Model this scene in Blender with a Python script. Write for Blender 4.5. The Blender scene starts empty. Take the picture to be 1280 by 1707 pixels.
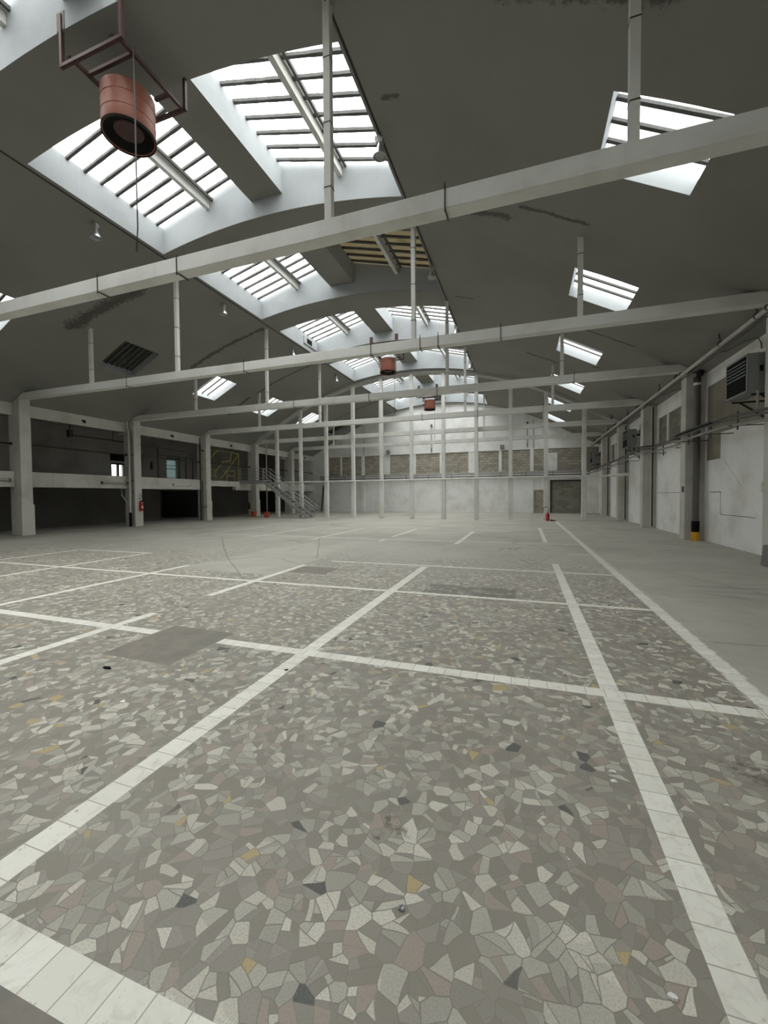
import bpy, bmesh, math, random
from mathutils import Vector, Matrix
random.seed(11)
S = bpy.context.scene
C = S.collection

# ------------------------------------------------------------------ camera
CAM_H = 1.5
def make_camera():
    a, b, c = math.radians(19.084), math.radians(1.65), math.radians(-0.426)
    fh = Vector((-math.sin(a), math.cos(a), 0)); z = Vector((0, 0, 1))
    R = Vector((math.cos(a), math.sin(a), 0))
    F = fh*math.cos(b) - z*math.sin(b)
    U = fh*math.sin(b) + z*math.cos(b)
    R2 = R*math.cos(c) + U*math.sin(c)
    U2 = -R*math.sin(c) + U*math.cos(c)
    cd = bpy.data.cameras.new('camera'); cam = bpy.data.objects.new('camera', cd); C.objects.link(cam)
    cam.matrix_world = Matrix(((R2.x, U2.x, -F.x, 0), (R2.y, U2.y, -F.y, 0), (R2.z, U2.z, -F.z, CAM_H), (0, 0, 0, 1)))
    cd.sensor_fit = 'HORIZONTAL'; cd.sensor_width = 36.0
    cd.lens = 36.0*678.385/1280.0
    cd.shift_y = -8.14/1280.0
    cd.clip_start = 0.05; cd.clip_end = 300
    S.camera = cam
make_camera()

# ------------------------------------------------------------------ world, light, exposure
W = bpy.data.worlds.new('overcast_sky'); S.world = W; W.use_nodes = True
bg = W.node_tree.nodes['Background']
def overcast():
    nt = W.node_tree; g = nt.nodes.new('ShaderNodeNewGeometry'); tc = nt.nodes.new('ShaderNodeTexCoord')
    sp = nt.nodes.new('ShaderNodeSeparateXYZ'); nt.links.new(tc.outputs['Generated'], sp.inputs[0])
    mr = nt.nodes.new('ShaderNodeMapRange'); nt.links.new(sp.outputs[2], mr.inputs[0])
    mr.inputs[1].default_value = -.05; mr.inputs[2].default_value = 1.0; mr.inputs[3].default_value = .40; mr.inputs[4].default_value = 1.25
    nt.links.new(mr.outputs[0], bg.inputs[1]); bg.inputs[0].default_value = (1.0, .955, .905, 1)
overcast()
S.view_settings.view_transform = 'Standard'; S.view_settings.look = 'None'
S.view_settings.gamma = 1.0; S.view_settings.use_curve_mapping = False
S.view_settings.exposure = 3.42
S.cycles.max_bounces = 10; S.cycles.diffuse_bounces = 7; S.cycles.glossy_bounces = 3
S.cycles.transmission_bounces = 4; S.cycles.transparent_max_bounces = 8
S.cycles.use_denoising = True
S.cycles.sample_clamp_indirect = 6.0
def portal(name, x0, x1, y0, y1, z, tilt=0.0):          # light portals over the roof openings
    ld = bpy.data.lights.new(name, 'AREA'); ld.shape = 'RECTANGLE'; ld.size = x1-x0; ld.size_y = y1-y0
    ld.cycles.is_portal = True
    o = bpy.data.objects.new(name, ld); C.objects.link(o)
    o.location = ((x0+x1)/2, (y0+y1)/2, z); o.rotation_euler = (0, tilt, 0)
portal('skylight_portal', -11.0, -2.6, -9.5, 34.8, 11.1)
portal('skylight_portal', 1.0, 3.1, -9.5, 34.8, 7.9)
portal('skylight_portal', -17.0, -14.6, -9.5, 34.8, 8.1)

# ------------------------------------------------------------------ materials
def newmat(name):
    m = bpy.data.materials.new(name); m.use_nodes = True
    nt = m.node_tree; return m, nt, nt.nodes['Principled BSDF']
class NB:
    def __init__(s, nt): s.nt = nt; s.n = nt.nodes; s.l = nt.links
    def node(s, t, **k):
        n = s.n.new(t)
        for a, v in k.items(): setattr(n, a, v)
        return n
    def put(s, sock, v):
        if isinstance(v, bpy.types.NodeSocket): s.l.new(v, sock)
        elif v is not None: sock.default_value = v
    def math(s, op, a, b=None, c=None, clamp=False):
        n = s.node('ShaderNodeMath', operation=op, use_clamp=clamp)
        s.put(n.inputs[0], a); s.put(n.inputs[1], b)
        if c is not None: s.put(n.inputs[2], c)
        return n.outputs[0]
    def mix(s, f, a, b, mode='MIX'):
        n = s.node('ShaderNodeMix', data_type='RGBA', blend_type=mode)
        s.put(n.inputs[0], f)
        for i, v in ((6, a), (7, b)):
            if isinstance(v, tuple) and len(v) == 3: v = (*v, 1)
            s.put(n.inputs[i], v)
        return n.outputs[2]
    def coords(s): return s.node('ShaderNodeTexCoord').outputs['Object']
    def world(s): return s.node('ShaderNodeNewGeometry').outputs['Position']
    def sep(s, v):
        n = s.node('ShaderNodeSeparateXYZ'); s.l.new(v, n.inputs[0]); return n.outputs
    def comb(s, x, y, z=0.0):
        n = s.node('ShaderNodeCombineXYZ'); s.put(n.inputs[0], x); s.put(n.inputs[1], y); s.put(n.inputs[2], z); return n.outputs[0]
    def noise(s, v, scale, detail=3, rough=.55, dist=0.0):
        n = s.node('ShaderNodeTexNoise'); s.put(n.inputs['Vector'], v); n.inputs['Scale'].default_value = scale
        n.inputs['Detail'].default_value = detail; n.inputs['Roughness'].default_value = rough; n.inputs['Distortion'].default_value = dist
        return n.outputs[0]
    def voro(s, v, scale, feature='F1', rand=1.0, out=0):
        n = s.node('ShaderNodeTexVoronoi', feature=feature, voronoi_dimensions='2D'); s.put(n.inputs['Vector'], v)
        n.inputs['Scale'].default_value = scale; n.inputs['Randomness'].default_value = rand
        return n.outputs[out]
    def smooth(s, v, a, b, lo=0.0, hi=1.0):
        n = s.node('ShaderNodeMapRange', interpolation_type='SMOOTHSTEP'); s.put(n.inputs[0], v)
        n.inputs[1].default_value = a; n.inputs[2].default_value = b; n.inputs[3].default_value = lo; n.inputs[4].default_value = hi
        return n.outputs[0]
    def scale(s, v, k):
        n = s.node('ShaderNodeVectorMath', operation='MULTIPLY'); s.put(n.inputs[0], v); n.inputs[1].default_value = k; return n.outputs[0]
    def ramp(s, f, stops, const=False):
        n = s.node('ShaderNodeValToRGB'); s.put(n.inputs[0], f); r = n.color_ramp
        if const: r.interpolation = 'CONSTANT'
        while len(r.elements) < len(stops): r.elements.new(0.5)
        for e, (p, c) in zip(r.elements, stops): e.position = p; e.color = (*c, 1)
        return n.outputs[0]
    def bump(s, bsdf, h, strength=.2, dist=.01):
        n = s.node('ShaderNodeBump'); n.inputs['Strength'].default_value = strength; n.inputs['Distance'].default_value = dist
        s.put(n.inputs['Height'], h); s.l.new(n.outputs[0], bsdf.inputs['Normal'])

def paint(name, base, dirt, amount=.5, scale=1.0, rough=.85, streak=True, bump=.15, worldc=True):
    m, nt, B = newmat(name); b = NB(nt); v = b.world() if worldc else b.coords()
    n1 = b.noise(v, .55*scale, 5, .6); n2 = b.noise(v, 6*scale, 6, .7)
    f = b.math('MULTIPLY', b.smooth(n1, .42, .75), amount)
    col = b.mix(f, base, dirt)
    sp = b.smooth(n2, .62, .8, 0, amount*.7)
    col = b.mix(sp, col, tuple(c*.6 for c in dirt))
    if streak:
        sv = b.scale(v, (5.0, 5.0, .25)); n3 = b.noise(sv, 1.0, 4, .6)
        col = b.mix(b.smooth(n3, .55, .8, 0, amount*.45), col, dirt)
    b.put(B.inputs['Base Color'], col); B.inputs['Roughness'].default_value = rough
    if bump: b.bump(B, n2, bump, .01)
    return m
def plain(name, col, rough=.6, metal=0.0, var=.25, scale=8):
    m, nt, B = newmat(name); b = NB(nt)
    n = b.noise(b.world(), scale, 4, .6)
    b.put(B.inputs['Base Color'], b.mix(b.smooth(n, .35, .75, 0, var), col, tuple(c*.55 for c in col)))
    B.inputs['Roughness'].default_value = rough; B.inputs['Metallic'].default_value = metal
    return m
M = {}
M['white_beam'] = paint('painted_beam', (.70, .70, .67), (.42, .40, .35), .45, 1.6)
M['rib'] = paint('painted_rib', (.42, .415, .395), (.28, .27, .245), .45, 1.6)
M['curb'] = paint('painted_curb', (.38, .40, .415), (.25, .26, .265), .45, 1.4)
M['column'] = paint('painted_column', (.60, .59, .55), (.33, .31, .27), .6, 1.5)
M['wallpaint'] = paint('whitewashed_wall', (.90, .90, .89), (.60, .58, .53), .6, 1.3)
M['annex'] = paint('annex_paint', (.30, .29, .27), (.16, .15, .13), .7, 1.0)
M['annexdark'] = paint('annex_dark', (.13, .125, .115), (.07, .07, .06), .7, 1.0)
M['annexfloor'] = plain('annex_floor', (.12, .115, .10), .9)
M['lowtrim'] = paint('beige_render', (.30, .27, .22), (.18, .16, .125), .7, 1.5)
M['steel_dark'] = plain('dark_steel', (.045, .042, .038), .5, .3)
M['steel_grey'] = plain('grey_steel', (.42, .42, .41), .5, .2)
M['pipe_grey'] = plain('grey_pipe', (.34, .335, .31), .5, .2)
M['pipe_dull'] = plain('dull_pipe', (.125, .12, .11), .5, .3)
M['black'] = plain('black_paint', (.010, .010, .009), .85)
M['black'].node_tree.nodes['Principled BSDF'].inputs['Specular IOR Level'].default_value = .1
M['red_fan'] = plain('red_oxide', (.25, .080, .046), .5, .1, .35, 5)
M['red_frame'] = plain('red_brown_steel', (.070, .034, .032), .6, .1)
M['red'] = plain('red_enamel', (.50, .03, .025), .35)
M['orange_red'] = plain('orange_red_plastic', (.55, .10, .05), .5)
M['yellow'] = plain('yellow_steel', (.52, .46, .10), .5)
M['amber'] = plain('amber_paint', (.75, .38, .02), .6)
M['alu'] = plain('lamp_aluminium', (.62, .63, .64), .28, .9, .1)
M['lampglass'] = plain('lamp_lens', (.30, .31, .31), .15)
M['cream'] = plain('cream_plastic', (.55, .52, .44), .5)
M['box_grey'] = plain('grey_enamel', (.24, .255, .245), .5, .1, .15)
M['paper'] = plain('white_paper', (.85, .85, .82), .8)
M['corrug'] = plain('dark_sheet', (.035, .034, .03), .7)
M['greyboard'] = plain('grey_board', (.20, .195, .19), .7)
M['bar'] = plain('weathered_bar', (.10, .10, .095), .8, 0, .6, 20)

def block_mat(name, base, mortar, bw=.42, bh=.21, axis='x', msize=.012, alt=.35):
    m, nt, B = newmat(name); b = NB(nt); x, y, z = b.sep(b.world())
    v = b.comb(x if axis == 'x' else y, z, 0.0)
    n = b.node('ShaderNodeTexBrick'); b.put(n.inputs['Vector'], v)
    n.inputs['Scale'].default_value = 1; n.inputs['Brick Width'].default_value = bw; n.inputs['Row Height'].default_value = bh
    n.inputs['Mortar Size'].default_value = msize; n.inputs['Bias'].default_value = 0
    n.inputs['Color1'].default_value = (*base, 1); n.inputs['Color2'].default_value = (*[c*(1-alt) for c in base], 1); n.inputs['Mortar'].default_value = (*mortar, 1)
    w = b.world(); d = b.smooth(b.noise(w, 3, 5, .6), .4, .75, 0, .45)
    b.put(B.inputs['Base Color'], b.mix(d, n.outputs[0], tuple(c*.6 for c in base)))
    B.inputs['Roughness'].default_value = .9; b.bump(B, n.outputs[1], -.3, .02)
    return m
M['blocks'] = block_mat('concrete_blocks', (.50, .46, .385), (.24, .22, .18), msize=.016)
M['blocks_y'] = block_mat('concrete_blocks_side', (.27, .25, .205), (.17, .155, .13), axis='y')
M['blocks_dark'] = block_mat('dark_blocks', (.34, .32, .27), (.24, .225, .19), bh=.2)

# ceiling: white-washed shell, darkened by damp and cracks that follow the ribs
def ceiling_mat():
    m, nt, B = newmat('ceiling_paint'); b = NB(nt); v = b.world(); x, y, z = b.sep(v)
    base = b.mix(b.smooth(b.noise(v, .35, 4, .55), .4, .7, 0, .5), (.245, .24, .222), (.195, .19, .175))
    base = b.mix(b.smooth(b.noise(v, 3.0, 6, .7), .58, .8, 0, .35), base, (.19, .18, .16))
    wob = b.math('MULTIPLY', b.math('SUBTRACT', b.noise(v, 1.6, 5, .65), .5), .7)
    fine = b.noise(v, 9, 6, .75)
    total = None
    segs = [(-15.1, 10.15, -12.4, 10.6, .30), (-14.9, 15.45, -11.0, 15.55, .13), (-1.6, 10.38, -.4, 10.44, .14),
            (-.1, 10.0, 1.3, 10.15, .07), (-2.4, 15.25, -1.8, 15.25, .05), (.1, 20.0, 1.4, 20.1, .10),
            (1.2, 15.75, 3.4, 15.4, .05), (-14.9, 20.5, -11.1, 20.5, .10), (-17, 20.5, -15.5, 20.4, .12), (-15.8, 25.5, -11, 25.5, .08),
            (-2.5, 7.3, -2.2, 7.3, .06), (-10.05, 11.0, -9.75, 11.0, .05), (-.4, 5.75, 1.6, 5.75, .16), (-15, 30.5, -11, 30.5, .1),
            (2.6, 18.9, 2.9, 18.6, .05), (3.1, 24.6, 3.3, 24.3, .08), (-.8, 25.4, 2.2, 25.5, .05)]
    for (ax, ay, bx, by, w) in segs:
        L = math.hypot(bx-ax, by-ay); ux, uy = (bx-ax)/L, (by-ay)/L
        dx = b.math('SUBTRACT', x, ax); dy = b.math('SUBTRACT', y, ay)
        t = b.math('ADD', b.math('MULTIPLY', dx, ux), b.math('MULTIPLY', dy, uy))
        s = b.math('ADD', b.math('MULTIPLY', dx, -uy), b.math('MULTIPLY', dy, ux))
        s = b.math('ABSOLUTE', b.math('ADD', s, b.math('MULTIPLY', wob, .45)))
        over = b.math('MAXIMUM', b.math('MULTIPLY', t, -1.0), b.math('SUBTRACT', t, L))
        over = b.math('MAXIMUM', over, 0.0)
        d = b.math('ADD', s, over)
        d = b.math('ADD', d, b.math('MULTIPLY', b.math('SUBTRACT', fine, .5), w*3.2))
        k = b.smooth(d, w*.35, w*1.1, 1, 0)
        total = k if total is None else b.math('MAXIMUM', total, k)
    col = b.mix(b.math('MULTIPLY', total, .8), base, (.065, .058, .046))
    b.put(B.inputs['Base Color'], col); B.inputs['Roughness'].default_value = .9
    b.bump(B, b.noise(v, 4, 5, .6), .15, .02)
    return m
M['ceiling'] = ceiling_mat()

# floor materials -----------------------------------------------------------
def seg_mask(b, v, x, y, segs, amp, fscale):
    wob = b.math('MULTIPLY', b.math('SUBTRACT', b.noise(v, fscale, 4, .6), .5), amp)
    total = None
    for (ax, ay, bx, by, w) in segs:
        L_ = math.hypot(bx-ax, by-ay); ux, uy = (bx-ax)/L_, (by-ay)/L_
        dx = b.math('SUBTRACT', x, ax); dy = b.math('SUBTRACT', y, ay)
        t = b.math('ADD', b.math('MULTIPLY', dx, ux), b.math('MULTIPLY', dy, uy))
        q = b.math('ABSOLUTE', b.math('ADD', b.math('ADD', b.math('MULTIPLY', dx, -uy), b.math('MULTIPLY', dy, ux)), wob))
        over = b.math('MAXIMUM', b.math('MAXIMUM', b.math('MULTIPLY', t, -1.0), b.math('SUBTRACT', t, L_)), 0.0)
        k = b.smooth(b.math('ADD', q, over), w*.4, w*1.2, 1, 0)
        total = k if total is None else b.math('MAXIMUM', total, k)
    return total
CRACKS = [(-10.65, 12.31, -8.6, 10.0, .02), (-8.6, 10.0, -6.86, 8.12, .02), (-6.86, 8.12, -4.09, 5.38, .016), (-4.09, 5.38, -2.17, 4.14, .010), (-7.1, 13.3, -4.75, 8.74, .02), (-4.75, 8.74, -4.2, 8.3, .015)]
JOINTS = [(1.80, 4.90, 4.6, 5.12, .018), (1.62, 15.55, 2.1, 15.1, .03), (1.68, 11.9, 2.15, 11.79, .03), (2.5, 9.2, 3.4, 7.4, .012)]
SPOTS = [(1.15, 2.68, 1.7, 2.5, .16), (-.58, 1.74, -.50, 1.70, .05), (-.62, 1.66, -.60, 1.64, .03)]
def concrete_colour(b, v, x, y):
    c = b.mix(b.smooth(b.noise(v, .45, 5, .6), .38, .7), (.455, .44, .39), (.36, .345, .30))
    c = b.mix(b.smooth(b.noise(v, 2.2, 7, .7), .5, .8, 0, .55), c, (.27, .255, .215))
    st = b.noise(b.scale(v, (.6, 3.5, 1)), .9, 5, .65)
    c = b.mix(b.smooth(st, .52, .78, 0, .5), c, (.58, .56, .50))
    c = b.mix(b.smooth(b.noise(v, 60, 3, .6), .45, .7, 0, .18), c, (.26, .245, .21))
    # curved tyre marks
    for (cx, cy, r, w, k) in ((2.9, 11.0, 3.2, .03, .45), (2.9, 11.0, 3.55, .03, .4), (-9.0, 9.6, 2.9, .035, .35), (-9.3, 9.4, 2.2, .03, .3), (5.2, 12.2, 5.6, .035, .35), (-3.0, 11.0, 3.6, .03, .25)):
        d = b.math('SQRT', b.math('ADD', b.math('POWER', b.math('SUBTRACT', x, cx), 2.0), b.math('POWER', b.math('SUBTRACT', y, cy), 2.0)))
        d = b.math('ABSOLUTE', b.math('SUBTRACT', d, r))
        f = b.smooth(d, w, w*2.4, k, 0)
        f = b.math('MULTIPLY', f, b.smooth(b.noise(v, .8, 2, .5), .42, .6))
        c = b.mix(f, c, (.17, .16, .14))
    c = b.mix(b.math('MULTIPLY', seg_mask(b, v, x, y, CRACKS+JOINTS, .12, 2.0), .5), c, (.12, .11, .09))
    return c
def concrete_mat():
    m, nt, B = newmat('worn_concrete'); b = NB(nt); v = b.world(); x, y, z = b.sep(v)
    b.put(B.inputs['Base Color'], concrete_colour(b, v, x, y)); B.inputs['Roughness'].default_value = .7
    b.bump(B, b.noise(v, 30, 5, .7), .2, .004)
    return m
def mosaic_nodes(b, v, x, y):
    wx = b.noise(v, 3.0, 2, .5); 
    vv = b.node('ShaderNodeVectorMath', operation='ADD'); b.put(vv.inputs[0], v)
    b.put(vv.inputs[1], b.comb(b.math('MULTIPLY', b.math('SUBTRACT', wx, .5), .12), b.math('MULTIPLY', b.math('SUBTRACT', b.noise(v, 2.3, 2, .5), .5), .12)))
    V = vv.outputs[0]
    SC = 14.0
    vn = b.node('ShaderNodeTexVoronoi', feature='F1', voronoi_dimensions='2D'); b.put(vn.inputs['Vector'], V); vn.inputs['Scale'].default_value = SC
    sc0 = b.node('ShaderNodeSeparateColor'); b.put(sc0.inputs[0], vn.outputs[1])
    rel = b.node('ShaderNodeVectorMath', operation='SUBTRACT'); b.put(rel.inputs[0], V); b.put(rel.inputs[1], vn.outputs[2])
    rx, ry, rz = b.sep(rel.outputs[0]); ang = b.math('MULTIPLY', sc0.outputs[0], 6.2832)
    dot = b.math('ADD', b.math('MULTIPLY', rx, b.math('COSINE', ang)), b.math('MULTIPLY', ry, b.math('SINE', ang)))
    dot = b.math('MULTIPLY', b.math('ADD', dot, b.math('MULTIPLY', b.math('SUBTRACT', sc0.outputs[1], .5), .03)), SC)
    dot2 = b.math('MULTIPLY', b.math('ADD', b.math('MULTIPLY', rx, b.math('SINE', ang)), b.math('MULTIPLY', ry, b.math('MULTIPLY', b.math('COSINE', ang), -1.0))), SC)
    nosplit = b.math('GREATER_THAN', sc0.outputs[2], .80)            # some stones stay whole
    cross = b.math('LESS_THAN', sc0.outputs[2], .30)                 # some are cut twice
    side = b.math('MULTIPLY', b.math('GREATER_THAN', dot, 0.0), b.math('SUBTRACT', 1.0, nosplit))
    side2 = b.math('MULTIPLY', b.math('MULTIPLY', b.math('GREATER_THAN', dot2, 0.0), cross), side)
    wn = b.node('ShaderNodeTexWhiteNoise', noise_dimensions='4D'); b.put(wn.inputs['Vector'], vn.outputs[1]); b.put(wn.inputs['W'], b.math('ADD', side, b.math('MULTIPLY', side2, 2.0)))
    sr = b.node('ShaderNodeSeparateColor'); b.put(sr.inputs[0], wn.outputs[1])
    r1, r2, r3 = sr.outputs[0], sr.outputs[1], sr.outputs[2]
    edge = b.voro(V, SC, 'DISTANCE_TO_EDGE', 1.0, 0)
    cut = b.math('ADD', b.math('ABSOLUTE', dot), nosplit)
    cut2 = b.math('ADD', b.math('ABSOLUTE', dot2), b.math('SUBTRACT', 1.0, b.math('MULTIPLY', cross, side)))
    edge = b.math('MINIMUM', b.math('MINIMUM', edge, cut), cut2)
    dens = b.math('MULTIPLY', b.math('SUBTRACT', b.noise(v, .9, 3, .6), .5), .75)
    dens = b.math('ADD', dens, b.smooth(y, 1.2, 3.6, .03, .02))
    k = b.math('ADD', r1, dens)
    col = b.ramp(k, [(0, (.275, .255, .215)), (.30, (.30, .28, .24)), (.46, (.335, .312, .27)), (.60, (.39, .37, .32)), (.72, (.47, .455, .39)), (.86, (.58, .555, .48)), (.97, (.66, .635, .555))], True)
    col = b.mix(b.math('GREATER_THAN', r2, .91), col, (.37, .315, .27))          # pinkish stones
    col = b.mix(b.math('GREATER_THAN', r3, .991), col, (.48, .38, .20))             # ochre stones
    col = b.mix(b.math('LESS_THAN', r3, .008), col, (.10, .10, .098))             # black stones
    col = b.mix(b.smooth(b.noise(v, 140, 2, .8), .46, .60, 0, .5), col, b.mix(.6, col, (.22, .21, .18)))
    isl = b.smooth(k, .5, .62)
    gr = b.math('MULTIPLY', b.smooth(edge, .010, .038, 1, 0), b.math('ADD', b.math('MULTIPLY', isl, .55), .25))
    col = b.mix(gr, col, (.17, .158, .132))
    # dust film and stains
    col = b.mix(b.smooth(b.noise(v, 1.3, 5, .65), .45, .75, 0, .5), col, (.33, .315, .27))
    return col, edge
def mosaic_mat(name='crazy_paving', dark=0.0):
    m, nt, B = newmat(name); b = NB(nt); v = b.world(); x, y, z = b.sep(v)
    col, edge = mosaic_nodes(b, v, x, y)
    con = concrete_colour(b, v, x, y)
    n = b.math('MULTIPLY', b.math('SUBTRACT', b.noise(v, .8, 5, .6), .5), 5.0)
    lim = b.math('ADD', y, n)
    fade = b.smooth(lim, 6.0, 11.5, 0, .85)
    col = b.mix(fade, col, con)
    col = b.mix(b.math('MULTIPLY', seg_mask(b, v, x, y, CRACKS, .12, 2.0), .5), col, (.13, .12, .10))
    sm = b.math('MULTIPLY', seg_mask(b, v, x, y, SPOTS, .10, 6.0), b.smooth(b.noise(v, 14, 5, .7), .42, .6))
    col = b.mix(b.math('MULTIPLY', sm, .8), col, (.10, .08, .06))
    if dark:
        ed = b.smooth(b.noise(v, 4, 5, .7), .40, .52)
        col = b.mix(b.math('MULTIPLY', ed, dark), col, (.17, .165, .145))
    b.put(B.inputs['Base Color'], col); B.inputs['Roughness'].default_value = .55
    b.bump(B, b.smooth(edge, 0, .04), .12, .002)
    return m
def stripe_mat(name, axis, worn=False):
    m, nt, B = newmat(name); b = NB(nt); v = b.world(); x, y, z = b.sep(v)
    along = y if axis == 'y' else x
    t = b.math('FRACT', b.math('DIVIDE', b.math('ADD', along, 100.0), .135))
    idx = b.math('FLOOR', b.math('DIVIDE', b.math('ADD', along, 100.0), .135))
    wn = b.node('ShaderNodeTexWhiteNoise', noise_dimensions='1D'); b.put(wn.inputs['W'], idx)
    col = b.mix(wn.outputs[0], (.80, .785, .71), (.88, .865, .79))
    ve = b.noise(v, 9, 6, .7, 1.5)
    col = b.mix(b.smooth(ve, .5, .66, 0, .4), col, (.58, .56, .48))
    col = b.mix(b.smooth(b.noise(v, 26, 5, .7), .60, .72, 0, .75), col, (.27, .25, .21))
    j = b.math('MINIMUM', t, b.math('SUBTRACT', 1.0, t))
    col = b.mix(b.smooth(j, .008, .028, .7, 0), col, (.27, .25, .21))
    con = concrete_colour(b, v, x, y)
    if worn:
        wn2 = b.math('ADD', b.math('ABSOLUTE', b.math('SUBTRACT', x, 1.62)), b.math('MULTIPLY', b.math('SUBTRACT', b.noise(v, 7, 6, .8), .5), .16))
        col = b.mix(b.smooth(wn2, .055, .085), col, con)
    far = b.math('ADD', b.smooth(y, 3.2, 10.0, 0, .38), b.smooth(b.noise(v, 2.5, 5, .7), .5, .72, 0, .25))
    col = b.mix(far, col, con)
    b.put(B.inputs['Base Color'], col); B.inputs['Roughness'].default_value = .5
    return m
M['concrete'] = concrete_mat()
M['mosaic'] = mosaic_mat()
M['mosaic_dark'] = mosaic_mat('stained_paving', .9)
M['stripe_y'] = stripe_mat('marble_band_long', 'y')
M['stripe_x'] = stripe_mat('marble_band_cross', 'x')
M['stripe_worn'] = stripe_mat('marble_band_worn', 'y', True)
def patch_mat():
    m, nt, B = newmat('cement_patch'); b = NB(nt); v = b.world()
    c = b.mix(b.smooth(b.noise(v, 5, 6, .65), .35, .7), (.20, .19, .165), (.27, .235, .20))
    c = b.mix(b.smooth(b.noise(v, 1.8, 3, .5), .5, .7, 0, .5), c, (.20, .205, .175))
    b.put(B.inputs['Base Color'], c); B.inputs['Roughness'].default_value = .65
    return m
M['patch'] = patch_mat()

def glass_mat(name, tint, milky, dirt=.25, rnd=3.0):
    m, nt, B = newmat(name); b = NB(nt); nt.nodes.remove(B)
    v = b.world(); n = b.noise(b.scale(v, (1.0, 3.0, 1.0)), rnd, 6, .7)
    spk = b.smooth(b.noise(v, 22, 3, .6), .66, .74, 0, .8)
    tr = b.node('ShaderNodeBsdfTransparent')
    c = b.mix(b.smooth(n, .45, .8, 0, dirt), tint, tuple(t*.45 for t in tint))
    c = b.mix(spk, c, tuple(t*.25 for t in tint))
    b.put(tr.inputs[0], c)
    df = b.node('ShaderNodeBsdfDiffuse'); df.inputs[0].default_value = (.5, .5, .48, 1)
    mx = b.node('ShaderNodeMixShader'); mx.inputs[0].default_value = milky
    b.l.new(tr.outputs[0], mx.inputs[1]); b.l.new(df.outputs[0], mx.inputs[2])
    b.l.new(mx.outputs[0], nt.nodes['Material Output'].inputs[0])
    return m
M['glass'] = glass_mat('wired_glass', (.80, .83, .84), .05)
M['glass_amber'] = glass_mat('amber_stained_glass', (.150, .138, .102), .15, .75, 1.2)
M['glass_frost'] = glass_mat('frosted_glass', (.20, .25, .25), .25, .5)

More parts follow.
